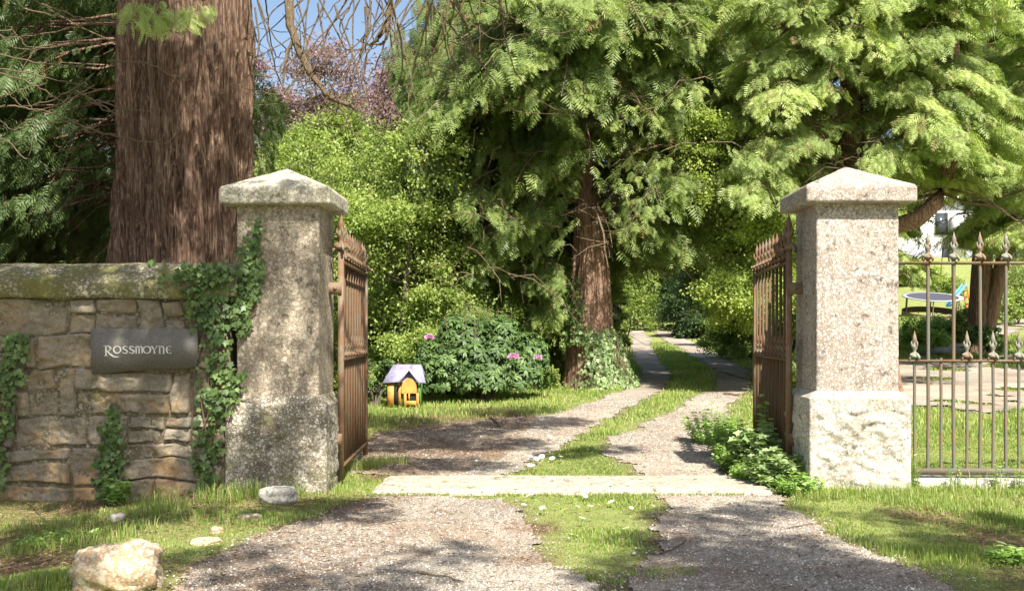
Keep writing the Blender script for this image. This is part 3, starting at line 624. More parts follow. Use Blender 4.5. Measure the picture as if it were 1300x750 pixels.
g = G(); finial(g, np.array((xx, RY, zm_ + .02)) - np.array(rail.location)); g.build('finial', M['iron_fin'], b, smooth=True)
# stone kerb under it
g = G(); nx = 160; X, V_ = np.meshgrid(np.linspace(3.38, 7.4, nx), np.arange(6)); py_ = np.array([RY - .22, RY - .2, RY - .19, RY + .14, RY + .16, RY + .17]); pz_ = np.array([-.1, .04, .075, .085, .05, -.1])
Yk = py_[V_] + .015 * fbm(X * 3, V_, 1); Zk = pz_[V_] + .018 * fbm(X * 3, V_ * .6, 6); i = np.arange(5)[:, None] * nx + np.arange(nx - 1)[None]
g.add(np.stack([X, Yk, Zk], -1).reshape(-1, 3), np.stack([i, i + 1, i + nx + 1, i + nx], -1).reshape(-1, 4)); tag(g.build('kerb_stone', M['pale_rock']), 'low stone kerb carrying the iron railing', 'kerb')

# gates, standing open inwards
def gate(hx, hy, ex, ey, side, label, m, mf, lean):
    root = thing('iron_gate', label, 'gate', (hx, hy, 0), 'pair of open iron gates')
    A = np.array([hx, hy, 0.]); D = np.array([ex - hx, ey - hy, 0.]); Lg = np.linalg.norm(D); D /= Lg; Np = np.array([-D[1], D[0], 0]); up = np.array([0, 0, 1.])
    zt, zm, zb = PZ(333, 10), PZ(456, 10.), .17
    def bar(g, t, z0, z1, hw, ht): obox(g, A + D * t + up * (z0 + z1) / 2 + lean * (z0 + z1) / 2 * Np, D * hw, Np * ht, up * (z1 - z0) / 2)
    for t, z1 in ((.0, zt + .12), (Lg, zt + .03)):
        g = G(); bar(g, t, .04, z1, .026, .026); g.build('stile', M[mf], root)
    for z in (zt, zm, zb):
        g = G(); obox(g, A + D * Lg / 2 + up * z + lean * z * Np, D * (Lg / 2 + .02), Np * .027, up * .014); g.build('rail', M[m], root)
    n = 19
    for k in range(1, n):
        t = Lg * k / n; tall = k % 2 == 0; g = G(); zz = zt + .05 if tall else zm + .03; hw = .012 if tall else .011
        bar(g, t, zb, zz, hw, hw); b = g.build('bar', M[m], root)
        g = G(); c = A + D * t + up * (zz - .01) + lean * zz * Np - np.array(root.location); finial(g, c, 1.15 if tall else .8); g.build('finial', M[mf], b, smooth=True)
    g = G(); finial(g, A + up * (zt + .11), 1.35); g.build('finial', M[mf], root, smooth=True)
    for z in (PZ(366, 10), .42):            # hinge straps to the pillar
        g = G(); obox(g, A + np.array([side * .09, -.01, z]), np.array([.1, 0, 0]), np.array([0, .03, 0]), up * .055); lathe(g, A + np.array([side * .05, -.045, z]), [(.0, -.012), (.016, -.012), (.016, .012), (0, .012)], 8)
        g.build('hinge', M['rust_pale'], root)
    return root
gate(-1.74, 10.0, -1.83, 12.1, -1, 'rusty iron gate swung open beside the ivy-clad pillar', 'rust', 'rust_pale', 0.0)
gate(2.47, 10.0, 2.62, 12.15, 1, 'rusty iron gate swung open behind weeds at the lichened pillar', 'rust', 'rust_pale', 0.0)

# ------------------------------------------------------------------ trees
def trunk_mesh(g, path, radii, nseg=96, nr=90, ridge=.06, fz=1.0, seed=0., flare=0., flute=0.):
    P = np.array(path, float); t = np.linspace(0, len(P) - 1, nr); C = np.column_stack([np.interp(t, range(len(P)), P[:, i]) for i in range(3)]); rr = np.interp(t, range(len(P)), radii)
    th = np.arange(nseg) / nseg * 2 * math.pi; c, s = np.cos(th)[None], np.sin(th)[None]; z = C[:, 2:3]; r0 = rr[:, None]
    sp = z * .12
    nz_ = fbm(np.cos(th + sp) * 5.5 * fz + seed, np.sin(th + sp) * 5.5 * fz, z * .55, 4); fis = 1 - np.abs(fbm(np.cos(th + sp) * 9 * fz + seed, np.sin(th + sp) * 9 * fz, z * .5 + 7, 4)) * 2.2
    lob = fbm(c * 1.4 + seed, s * 1.4, z * .12, 2)
    fin = fbm(np.cos(th + sp) * 20 * fz + seed, np.sin(th + sp) * 20 * fz, z * 1.0, 3)
    r = r0 * (1 + ridge * nz_ - ridge * .7 * np.clip(fis, 0, 1) ** 2.5 + ridge * .35 * fin + flute * lob)
    hb = z - z[0]; r = r * (1 + flare * np.exp(-hb / (1.2 * radii[0])) * (1 + .5 * lob))
    V = np.stack([C[:, 0:1] + r * c, C[:, 1:2] + r * s, z + 0 * r], -1); n = nseg; i = np.arange(nr - 1)[:, None] * n; j = np.arange(n)[None]; k = (j + 1) % n
    g.add(V.reshape(-1, 3), np.stack([i + j, i + k, i + n + k, i + n + j], -1).reshape(-1, 4))
class Crown:
    def __init__(s, twig=.5): s.p = []; s.d = []; s.s = []; s.t = []; s.L = G(); s.twig = twig
    def bough(s, A, B, sag, n, width, fl, hang, lift=0., r0=None, tone=.5, tw=4, ends=.25):
        A = np.array(A, float); B = np.array(B, float); D = B - A; Ln = np.linalg.norm(D); d = D / Ln; lat = nrm(np.cross(d, (0, 0, 1.)))
        def pt(t): q = A + D * t[:, None]; q[:, 2] += lift * 4 * t * (1 - t) - sag * t * t; return q
        tt = np.linspace(0, 1, 9); r0 = r0 or .012 * Ln + .01; s.L and tube(s.L, pt(tt) + R.normal(0, .012 * Ln, (9, 3)) * (tt > 0)[:, None], r0 * (1 - tt * .85), 5)
        n = int(n)
        t = ends + (1 - ends) * R.random(n) ** .8; k = R.integers(0, 7, n); kt = ends + (1 - ends) * (k + .5) / 7; t = .45 * t + .55 * kt + .02 * R.normal(size=n)      # clump on side shoots
        off = R.uniform(-1, 1, n); off = np.sign(off) * np.abs(off) ** .8 * width * (1.15 - .8 * t); p = pt(t) + lat * off[:, None]
        p[:, 2] += -np.abs(off) * .28 * (1 + hang) + R.normal(0, .05, n) * Ln * .3 - hang * .12 * R.random(n) * Ln * .4
        p += d * (np.abs(off) * .45)[:, None]
        dd = nrm(d * .55 + lat * np.sign(off)[:, None] * .55 + R.normal(0, .28, (n, 3)) + np.array([0, 0, -1.]) * (hang * R.uniform(.6, 1.4, n))[:, None])
        s.p.append(p); s.d.append(dd); s.s.append(fl * R.uniform(.45, 1.4, n)); s.t.append(np.clip(tone + R.normal(0, .17, n) + .25 * (R.random() - .5), 0, 1))
        for _ in range(int(tw * s.twig * 2)):      # bare twigs
            t0 = R.uniform(.1, .9); a = pt(np.array([t0]))[0]; q = nrm(d * .4 + lat * R.choice([-1, 1]) + R.normal(0, .35, 3)) ; l = Ln * R.uniform(.12, .35)
            P = [a, a + q * l * .5 + np.array([0, 0, -.1 * l]), a + q * l + np.array([0, 0, -l * R.uniform(.1, .6)])]; tube(s.L, P, [.012, .008, .003], 3)
    def build(s, root, mt, tmpl=None, cull=None, bark='twig', frname='crown'):
        p = np.concatenate(s.p); d = np.concatenate(s.d); z = np.concatenate(s.s); t = np.concatenate(s.t)
        if cull is not None: k = cull(p); p, d, z, t = p[k], d[k], z[k], t[k]
        g = G(); T = tmpl or FR; u = np.array([0, 0, 1.]) + .35 * R.normal(size=p.shape); 
        inst(g, T[0], T[1], p, d, u, z, t); o = g.build(frname, M[mt], root)
        s.L.n and s.L.build('limb', M[bark], root, smooth=True)
        return len(p)
def frame_z(y): return EYE + .3148 * y
def conifer(name, label, base, h, r, z0, Lf, nb, nf, fl, hang, mt, barkm, path=None, seed=0, group=None, toneb=.5, fpb=None, az=None, cull=None, tmpl=None, sag=.3, ridge=.07, nseg=72, sidefn=None, tw=4, trunk_flare=.35, extra=None):
    bx, by = base; bz = float(terr(bx, by)); root = thing(name, label, 'tree', (bx, by, bz), group)
    path = path or [(bx, by, bz - .3), (bx + .05, by, bz + h * .3), (bx - .05, by, bz + h * .6), (bx, by, bz + h)]
    P = np.array(path); g = G(); nr_ = int(60 + h * 6); rads = np.linspace(1, .12, len(P)) * r; rads[0] = r; trunk_mesh(g, path, rads, nseg, nr_, ridge, 1.0, seed + 1.7, trunk_flare, .12); g.build('trunk', M[barkm], root, smooth=True)
    C = Crown()
    for i in range(nb):
        u = (i + R.random()) / nb; z = z0 + (h - z0) * u; a = az(u) if az else R.random() * 6.283
        cx = np.interp(z + bz, P[:, 2], P[:, 0]); cy = np.interp(z + bz, P[:, 2], P[:, 1]); Ln = Lf(z) * R.uniform(.7, 1.1)
        if sidefn: Ln *= sidefn(a, z)
        if Ln < .3: continue
        vis = 1.0 if (math.sin(a) < .35) else .45
        if z + bz > frame_z(by) + 1.0: vis *= .5
        A = (cx, cy, z + bz); B = (cx + math.cos(a) * Ln, cy + math.sin(a) * Ln, z + bz + .12 * Ln)
        C.bough(A, B, sag * Ln * (1 + hang * .5), nf * NFK * Ln * vis, .33 * Ln + .15, fl * FLK, hang, .04 * Ln, tone=toneb, tw=tw)
    if extra: extra(C)
    C.build(root, mt, tmpl, cull); return root
def blob_tree(name, label, base, h, tr, clumps, nl, ls, mt, barkm='bark_grey', group=None, cat='tree', stems=1, droop=.25, tmpl=None, seed=0, flat=.8, twigs=1.0, leafname='crown'):
    """broadleaf: clumps = list of (x, y, z, rx, ry, rz) in metres relative to the base"""
    bx, by = base; bz = float(terr(bx, by)); root = thing(name, label, cat, (bx, by, bz), group); g = G()
    for s in range(stems):
        a = R.random() * 6.28; q = .12 * h * (stems > 1); b = np.array([bx + q * .3 * math.cos(a), by + q * .3 * math.sin(a), bz - .1]); top = np.array([bx + q * math.cos(a) * 1.8, by + q * math.sin(a), bz + h * R.uniform(.75, .95)])
        m = (b + top) / 2 + R.normal(0, .05 * h, 3) * [1, 1, 0]; tube(g, [b, b * .7 + m * .3, m, m * .4 + top * .6, top], np.array([1.15, 1, .8, .5, .15]) * tr, 10)
        stemc = m
    cl = np.array(clumps, float); vol = (cl[:, 3] * cl[:, 4] + cl[:, 3] * cl[:, 5]); vol /= vol.sum(); P = []; T = []; D = []
    for c, f in zip(cl, vol):
        c0 = c[:3] + [bx, by, bz]; nc = max(6, int(22 * (c[3] * c[5]) ** .5 * 2)); n = int(nl * f / nc)
        a0 = np.array([bx, by, bz + h * .35]) * .5 + stemc * .5; tube(g, [a0, (a0 + c0) / 2 + R.normal(0, .1, 3), c0], [tr * .4, tr * .25, tr * .1], 5)
        for _ in range(nc):
            v = rnd3(1)[0]; v[2] = abs(v[2]) if R.random() < .65 else v[2]; rr = R.uniform(.45, 1.0) ** .6; q = c0 + v * c[3:] * rr
            if R.random() < .6 * twigs: tube(g, [c0 + (q - c0) * .2, (c0 + q) / 2 + R.normal(0, .04, 3), q], [tr * .1 + .004, .007, .003], 3)
            rad_ = R.uniform(.14, .55) * (c[3] * c[5]) ** .5; P_ = q + R.standard_t(4, (n, 3)).clip(-4, 4) * .5 * rad_ * [1, 1, .7]; P.append(P_); tn = R.uniform(.1, .85)
            T.append(np.clip(tn + R.normal(0, .11, n), 0, 1)); D.append(nrm(v * .6 + R.normal(0, .7, (n, 3)) + [0, 0, -droop]))
    P = np.concatenate(P); T = np.concatenate(T); D = np.concatenate(D); n = len(P); gl = G(); t_ = tmpl or LEAF
    inst(gl, *t_, P, D, np.array([0, -.25, 1.]) + .6 * R.normal(size=(n, 3)), ls * R.uniform(.6, 1.3, n), T)
    g.build('trunk' if cat == 'tree' else 'stem', M[barkm], root, smooth=True); gl.build(leafname if cat == 'tree' else 'foliage', M[mt], root); return root

# --- the giant cedar behind the wall
bx, by = PX(222, 13.0), 13.4
big = thing('giant_cedar', 'giant cedar with thick red-brown fibrous trunk behind the stone wall', 'tree', (bx, by, 0))
g = G(); trunk_mesh(g, [(bx, by, -.3), (bx, by, 2.2), (bx + .06, by, 5), (bx + .05, by, 9), (bx, by, 14)], [.9, .86, .77, .6, .4], 300, 360, .19, 1.0, 2.0, .35, .3)
g.build('trunk', M['bark'], big, smooth=True)
C = Crown(1.2)
# overhead boughs that shade wall, pillar and the ground behind the gate
def overhead(C, A, tips, n, fl=.45, width=.9, vis=None):
    for (x, y, z) in tips:
        C.bough(A, (x, y, z), .6, n, width, fl, .6, .8, r0=.06, tone=.4, tw=5, ends=.3)
A0 = (bx, by - .3, 8.6)
tips = [(-6.5, 4.5, 7.2), (-5.2, 4.2, 7.0), (-4.3, 3.6, 6.8), (-3.4, 4.4, 7.3), (-2.6, 3.6, 6.6), (-1.9, 4.7, 7.0), (-5.8, 6.5, 7.4), (-4.4, 6.3, 7.8), (-3.1, 6.4, 7.4), (-7.5, 6.5, 7.0), (-6.8, 8.4, 7.6), (-3.8, 8.6, 8.0), (-1.6, 6.2, 7.8)]

tips = [(.9, 9.0, 7.6), (.2, 10.4, 7.2), (-.9, 9.3, 7.9), (.2, 8.2, 8.2), (-1.6, 11.5, 7.0), (1.4, 10.4, 7.9)]
def shade(C, targets, A, lift, n=1000, fl=.26):
    for px_, py_, Yt, r_ in targets:
        if Yt: P0 = np.array([PX(px_, Yt), Yt, PZ(py_, Yt)])
        else: x, y = unproj(px_, py_); P0 = np.array([x, y, 0.])
        zc = max(6.3, P0[2] + lift) + R.uniform(-.4, .6); c = P0 + TO * (zc - P0[2]) / TO[2]; r_ = r_ * ((.85 if px_ < 160 else .6) if (Yt or 0) > 12 else .88 if Yt and px_ < 285 else .9 if Yt else .95); m = int(n * r_ * r_) + 8
        a = R.random(m) * 6.283; q = r_ * R.random(m) ** .6; p = c + np.column_stack([q * np.cos(a), q * np.sin(a), R.normal(0, .12, m) - .2 * q])
        C.p.append(p); C.d.append(nrm(np.column_stack([np.cos(a), np.sin(a), -.5 * np.ones(m)]) + R.normal(0, .5, (m, 3)))); C.s.append(fl * R.uniform(.6, 1.2, m)); C.t.append(np.clip(R.normal(.5, .2, m), 0, 1))
        nodes = C.__dict__.setdefault('nodes', [np.array(A, float)]); A_ = min(nodes, key=lambda q: np.linalg.norm((q - c) * [1, 1, 1.5]) + (1.5 if q is nodes[0] else 0)); nodes.append(c); t = np.linspace(0, 1, 9)[:, None]; Q = A_ + (c - A_) * t; Ld = np.linalg.norm(c - A_); Q[:, 2] += .15 * Ld * (t * (1 - t))[:, 0] * 2; Q += R.normal(0, .012 * Ld, Q.shape) * np.sin(t * math.pi); tube(C.L, Q, np.linspace(.008 + .006 * Ld, .009, 9), 5)
        for _ in range(4): e = c + rnd3(1)[0] * r_ * [1, 1, .3]; tube(C.L, [c + R.normal(0, .05, 3), (c + e) / 2 + [0, 0, .05], e], [.012, .008, .003], 3)
W_ = 9.42
shade(C, [(-40,360,W_,.6),(50,340,W_,.5),(120,335,W_,.35),(235,335,W_,.45),(110,430,W_,.38),(60,560,W_,.5),(125,600,W_,.45),(0,470,W_,.4),(-60,560,W_,.7),(232,430,W_,.3),(165,500,W_,.28),(190,440,W_,.16),(250,560,W_,.2),
          (378,335,9.5,.27),(312,320,9.5,.22),(305,590,9.4,.3),(350,560,9.4,.28),(400,440,9.5,.15),(330,440,9.5,.16),(370,235,9.4,.16),(300,250,9.4,.15),
          (70,705,0,.3),(190,712,0,.22),(150,650,W_,.3),(70,430,W_,.25),(215,600,W_,.2),(385,520,9.4,.15),(395,640,0,.3),(290,700,0,.2),(330,735,0,.25),(560,700,0,.2),(20,738,0,.5),(0,690,0,.45),(110,668,0,.45),(225,648,0,.35),(365,652,0,.36),(425,640,0,.33),(465,655,0,.2),(480,735,0,.3),
          (500,560,0,.8),(560,545,0,.9),(620,562,0,.6),(665,535,0,.8),(585,590,0,.4),(510,588,0,.5),(715,575,0,.35),(770,570,0,.3),(640,520,0,.7),(480,535,0,.8)], (bx, by, 9.8), 5.0)
T_ = 12.55
shade(C, [(148,70,T_,.7),(148,150,T_,.7),(152,235,T_,.7),(150,5,T_,.6),(290,180,T_,.3),(150,310,T_,.6),(150,30,T_,.42),(150,110,T_,.42),(152,200,T_,.42),(160,290,T_,.4),(178,60,T_,.25),(192,150,T_,.2),(182,250,T_,.25),(300,60,T_,.3),(306,150,T_,.26),(285,110,T_,.15),(300,235,T_,.22),(292,300,T_,.18),(225,60,T_,.16),(240,160,T_,.13),(215,215,T_,.13),(262,215,T_,.13),(250,270,T_,.15),(208,310,T_,.17),(272,20,T_,.25),(232,110,T_,.1)], (bx, by, 11.5), 5.0)
# boughs to the left and behind, dark mass seen left of the trunk
for i in range(46):
    a = rad(R.uniform(95, 215)); z = R.uniform(2.3, 7.5); Ln = R.uniform(2.5, 4.8)
    C.bough((bx, by, z + .4), (bx + Ln * math.cos(a), by + Ln * math.sin(a) * .8 + 1.0, z + .1), .9, 620, 1.2, .21, 1.0, .3, r0=.028, tone=.35, tw=5)
def cull_big(p):
    over = (p[:, 1] < 12.4) & (p[:, 2] < frame_z(p[:, 1]) + .25) & (p[:, 0] > -5.8) & (p[:, 0] > p[:, 1] * -.42)
    right = (p[:, 0] > bx + .9) & (p[:, 2] < frame_z(p[:, 1]) + .3)
    return ~(over | right)
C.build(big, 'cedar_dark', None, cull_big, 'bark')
# the bright spray hanging in front of the trunk
C = Crown(.3)
for px_ in (165, 190, 215, 240): C.bough((PX(px_ + 10, 12.1), 12.4, 5.3), (PX(px_, 11.2), 11.2, 4.75 + R.uniform(-.05, .1)), .1, 42, .22, .2, .8, .1, r0=.012, tone=.8, tw=1)
C.build(big, 'leaf_light', FRS, None, frname='foliage_spray')
# bare arching branches against the sky
g = G()
def curve(P, r, n=7, wig=.03):
    P = np.array(P, float); t = np.linspace(0, len(P) - 1, 22); from_ = range(len(P))
    Q = np.column_stack([np.interp(t, from_, P[:, i]) for i in range(3)])
    for _ in range(3): Q[1:-1] = (Q[:-2] + 2 * Q[1:-1] + Q[2:]) / 4
    Q[1:-1] += R.normal(0, wig * .25, (20, 3)); tube(g, Q, np.interp(t, [0, t[-1]], r), n); return Q
Yb = 12.5
def q3(px_, py_, Y=Yb): return (PX(px_, Y), Y, PZ(py_, Y))
main = curve([(bx + .6, by - .1, 7.6), (-2.9, 12.8, 6.3), q3(369, -30), q3(366, 20), q3(373, 48), q3(388, 85), q3(405, 110), q3(425, 128), q3(450, 137)], [.075, .022])
curve([q3(373, 48), q3(362, 75), q3(358, 105), q3(363, 125), q3(378, 134)], [.022, .008])
curve([(bx + .5, by, 8.2), (-1.6, 12.6, 6.6), q3(498, -20), q3(494, 25), q3(478, 52), q3(470, 60)], [.05, .02])
curve([q3(494, 25), q3(488, 55), q3(470, 58), q3(452, 50)], [.025, .006])
for _ in range(64):
    x0 = R.uniform(315, 640); y0 = R.uniform(-60, 10); dx = R.normal(0, 45); L1 = R.uniform(60, 170); Y0 = R.uniform(11.8, 13.5); cu = R.uniform(-50, 50)
    curve([q3(x0, y0, Y0), q3(x0 + dx * .3 + cu * .5, y0 + L1 * .4, Y0), q3(x0 + dx * .7 + cu * .6, y0 + L1 * .75, Y0), q3(x0 + dx + R.uniform(-30, 30), y0 + L1, Y0), q3(x0 + dx * 1.4 + R.uniform(-50, 50), y0 + L1 * R.uniform(.85, 1.1), Y0)], [.012, .004], 4, .02)
for k in range(26):                         # twigs off the main branches
    b = main[R.integers(9, 21)]; d = nrm(R.normal(size=3) * [1, .3, .5] + [0, 0, -.3]); l = R.uniform(.25, .7); curve([b, b + d * l * .5 + [0, 0, -.05], b + d * l + [R.normal() * .1, 0, -.12 * R.random()]], [.009, .003], 4)
for _ in range(26):                         # light twigs crossing the dark left side
    x0 = R.uniform(-20, 150); y0 = R.uniform(0, 200); Y0 = R.uniform(11.2, 12.2); l = R.uniform(60, 190); s = R.choice([-1, 1])
    curve([q3(x0, y0, Y0), q3(x0 + s * l * .4, y0 + 25 * R.random(), Y0), q3(x0 + s * l * .8, y0 + 10 + 30 * R.random(), Y0), q3(x0 + s * l, y0 + R.uniform(-30, 30), Y0)], [.011, .003], 4)
g.build('bare_branch', M['twig'], big, smooth=True)
# --- dark conifer behind, left
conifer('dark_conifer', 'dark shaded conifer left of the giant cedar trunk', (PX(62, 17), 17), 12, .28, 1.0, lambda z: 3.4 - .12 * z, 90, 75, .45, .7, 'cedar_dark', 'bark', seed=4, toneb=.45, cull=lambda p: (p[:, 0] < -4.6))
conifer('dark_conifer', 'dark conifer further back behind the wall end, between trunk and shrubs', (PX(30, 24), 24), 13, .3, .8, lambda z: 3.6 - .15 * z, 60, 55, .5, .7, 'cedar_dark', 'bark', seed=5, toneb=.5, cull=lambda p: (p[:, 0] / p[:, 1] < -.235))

def pads(pxa, pxb, ya, yb, pa, pb, n, nf=150, fl=.25, tone=.62, hang=1.0, L_=1.25):
    def f(C):
        for i in range(n):
            Y = R.uniform(ya, yb); X = PX(R.uniform(pxa, pxb), Y); Z = PZ(R.uniform(pa, pb), Y); a = R.uniform(-2.9, -.25); l = L_ * R.uniform(.6, 1.4)
            C.bough((X - math.cos(a) * l * .5, Y + .6, Z + .1), (X + math.cos(a) * l * .5, Y + .6 + math.sin(a) * l, Z), .5 * l, nf * l, .42 * l, fl, hang, .06, r0=.014, tone=np.clip(tone + R.normal(0, .2), .1, .9), tw=3, ends=.1)
    return f
def twigs(pxa, pxb, ya, yb, pa, pb, n, L_=(.5, 1.5), rr=.013):
    def f(C):
        for i in range(n):
            Y = R.uniform(ya, yb); p = np.array([PX(R.uniform(pxa, pxb), Y), Y, PZ(R.uniform(pa, pb), Y)]); a = R.uniform(0, 6.283); l = R.uniform(*L_); d = np.array([math.cos(a), .4 * math.sin(a), R.uniform(-.5, .25)]); q = R.normal(0, .1, 3)
            tube(C.L, [p, p + d * l * .35 + [0, 0, .05 * l], p + d * l * .7 + q * l - [0, 0, .1 * l], p + d * l + q * l - [0, 0, .35 * l]], [rr, rr * .8, rr * .55, .004], 4)
    return f
def both(*fs):
    def f(C):
        for q in fs: q(C)
    return f
def curtain(pxa, pxb, ya, yb, pt, pb, n, nf=150, fl=.26, tone=.5):
    def f(C):
        for i in range(n):
            Y = R.uniform(ya, yb); u = R.uniform(pxa, pxb); zt_ = PZ(R.uniform(*pt), Y); zb_ = PZ(R.uniform(*pb), Y)
            if zt_ < zb_ + .5: continue
            X = PX(u, Y); L_ = min(zt_ - zb_, 3.4); dx = R.normal(0, .35)
            C.bough((X - dx, Y + .3, zb_ + L_), (X + dx, Y - .35, zb_ + .2), .1, nf * L_ / 2, .38, fl, 1.6, 0, r0=.012, tone=tone + R.normal(0, .22), tw=1, ends=.02)
    return f
# --- central conifer with drooping boughs
def side_c(a, z):
    c = math.cos(a); 
    if math.sin(a) < -.2 and z < 6.2: return .62
    if c > .3: return .62 if z < 6 else .8
    if z < 4.0: return 1.05 if c < -.2 else .6
    return 1.0
cx0, cy0 = PX(752, 22), 22.0; czb = float(terr(cx0, cy0))
cen = conifer('drooping_conifer', 'tall conifer with ivy-footed red-brown trunk and drooping boughs beside the driveway', (cx0, cy0), 11, .56, 2.9, lambda z: 4.3 - .25 * max(z - 5, 0), 130, 62, .5, 1.15, 'cedar', 'bark2', path=[(cx0, cy0, czb - .3), (cx0 - .02, cy0, czb + 2.5), (cx0 - .12, cy0, czb + 4.2), (cx0 - .05, cy0, 14.5)], seed=9, toneb=.5, sag=.36, nseg=140, sidefn=side_c, tw=8, ridge=.1, trunk_flare=.14, extra=both(curtain(540, 700, 20.5, 23, (-150, 100), (180, 330), 30, tone=.25), curtain(500, 590, 20.5, 22.5, (-150, 60), (120, 330), 22, tone=.2), pads(600, 790, 18.8, 21, -60, 140, 34, tone=.75, hang=.8), pads(780, 880, 19, 22, -60, 300, 40, tone=.6, hang=.8), pads(560, 720, 20.5, 22.5, 150, 390, 26, tone=.45, hang=.9), twigs(700, 880, 21.9, 23.2, 110, 300, 190), twigs(520, 720, 19.5, 22, 0, 360, 90)),
    cull=lambda p: ~((np.abs(p[:, 0] - cx0 - .364 * (21.4 - p[:, 1])) < .8) & (p[:, 1] < 21.8) & (p[:, 2] < 4.3 + 1.27 * (21.4 - p[:, 1])) & (R.random(len(p)) < .9)) & ~((np.abs(p[:, 0] / p[:, 1] * FP + CX - 750) < 34) & (p[:, 2] < PZ(285, 22) + .25 * np.sin(p[:, 0] * 6)) & (p[:, 1] < 23)) & (p[:, 2] > 1.5) & ~((p[:, 0] / p[:, 1] * FP + CX > 790) & (p[:, 2] < PZ(330, 22))) & ~((p[:, 0] / p[:, 1] * FP + CX < 500 - 20 * np.sin(p[:, 2] * 2))) )
conifer('drooping_conifer', 'dark drooping conifer just behind the tall one with the ivy-footed trunk', (PX(625, 25), 25), 10, .36, 3.6, lambda z: 2.7 - .25 * max(z - 5, 0), 46, 60, .55, 1.0, 'cedar_dark', 'bark', seed=12, toneb=.45, sag=.4, extra=both(curtain(505, 680, 23, 25, (-150, 120), (200, 340), 50, tone=.4), twigs(510, 700, 22.5, 24, 0, 380, 60)), cull=lambda p: (p[:, 0] / p[:, 1] * FP + CX > 520))
# --- right-hand cypresses
x1, y1 = PX(1112, 21), 21.0; z1 = float(terr(x1, y1))
r1 = conifer('cypress_tree', 'pale green cypress rising directly behind the lichened pillar', (x1, y1), 12, .42, 3.2, lambda z: 3.5 - .15 * max(z - 5, 0), 96, 62, .46, .55, 'cypress', 'bark2', path=[(x1, y1, z1 - .3), (x1 - .1, y1, 3.6), (PX(1082, 21), y1, 5.2), (PX(1076, 21), y1, 8), (x1 - .4, y1, 13)], seed=15, toneb=.55, sag=.3, tw=7,
    extra=both(pads(940, 1250, 18.8, 21.5, -60, 225, 105, tone=.65), twigs(1000, 1150, 19.5, 20.6, 60, 240, 130)), sidefn=lambda a, z: (.55 if (-2.0 < (a if a < 3.14 else a - 6.283) < -1.1) else (.6 if math.cos(a) < -.2 and z < 6.5 else 1.0)), cull=lambda p: ~((np.abs(p[:, 0] / p[:, 1] * FP + CX - 1078) < 22) & (p[:, 2] < 7.5) & (p[:, 1] < 20.6) & (R.random(len(p)) < .8)) & (p[:, 2] > np.where(p[:, 0] / p[:, 1] * FP + CX > 1130, PZ(238, 21), PZ(285, 21))))
g = G(); Pm = [(x1, y1, 3.0), (PX(1135, 20), 20.6, PZ(288, 20)), (PX(1165, 20), 20, PZ(278, 20)), (PX(1190, 20), 20, PZ(255, 20)), (PX(1203, 20), 20, PZ(225, 20)), (PX(1215, 20), 20, PZ(150, 20)), (PX(1210, 20), 20, PZ(20, 20)), (PX(1220, 20), 20, PZ(-60, 20))]
tube(g, Pm, [.2, .17, .16, .16, .15, .12, .08, .04], 12); g.build('limb', M['bark2'], r1, smooth=True)
conifer('cypress_tree', 'broad sunlit cypress filling the sky above the railing', (PX(1243, 30), 30), 15, .4, 4.6, lambda z: 3.6 - .15 * max(z - 5, 0), 100, 62, .46, .55, 'cypress', 'bark2', seed=22, toneb=.6, sag=.34, tw=7, path=[(PX(1243, 30), 30, .5), (PX(1246, 30), 30, 3.2), (PX(1258, 30), 30, 8), (PX(1262, 30), 30, 16)], extra=both(pads(1150, 1400, 26, 29.6, -60, 250, 100, tone=.7), pads(1225, 1330, 26, 29, 220, 318, 34, tone=.6), twigs(1160, 1330, 26, 29.5, 40, 320, 120)), cull=lambda p: (p[:, 2] > np.where(p[:, 0] / p[:, 1] * FP + CX < 1222, PZ(240, 29), PZ(318, 29))))
g = G(); tube(g, [(PX(1246, 30), 29.9, 1.2), (PX(1256, 30), 29.8, 2.3), (PX(1275, 30), 29.7, 4.2), (PX(1290, 30), 29.6, 7)], [.26, .22, .18, .1], 12); g.build('limb', M['bark2'], bpy.data.objects['cypress_tree.001'], smooth=True)
conifer('cypress_tree', 'cypress standing at the picture edge beyond the railing', (PX(1370, 25), 25), 14, .36, 3.0, lambda z: 3.4 - .12 * max(z - 5, 0), 70, 55, .5, .55, 'cypress', 'bark2', seed=25, toneb=.5, cull=lambda p: p[:, 2] > PZ(310, 25))
conifer('cypress_tree', 'shaded cypress between the yellow-green tree and the lichened pillar', (PX(1000, 29), 29), 15, .36, 2.5, lambda z: 3.6 - .12 * max(z - 5, 0), 80, 55, .55, .6, 'cedar', 'bark2', seed=28, toneb=.5, sag=.32, tw=6)

conifer('cypress_tree', 'pale drooping cypress between the tall conifer and the yellow-green tree', (PX(985, 27), 27), 14, .34, 3.4, lambda z: 3.4 - .12 * max(z - 5, 0), 84, 60, .5, .7, 'cypress', 'bark2', seed=33, toneb=.5, sag=.34, tw=6, extra=both(pads(790, 1000, 25, 28, -60, 280, 80, tone=.5, L_=1.6), twigs(800, 1000, 24.5, 27, 0, 300, 70)))
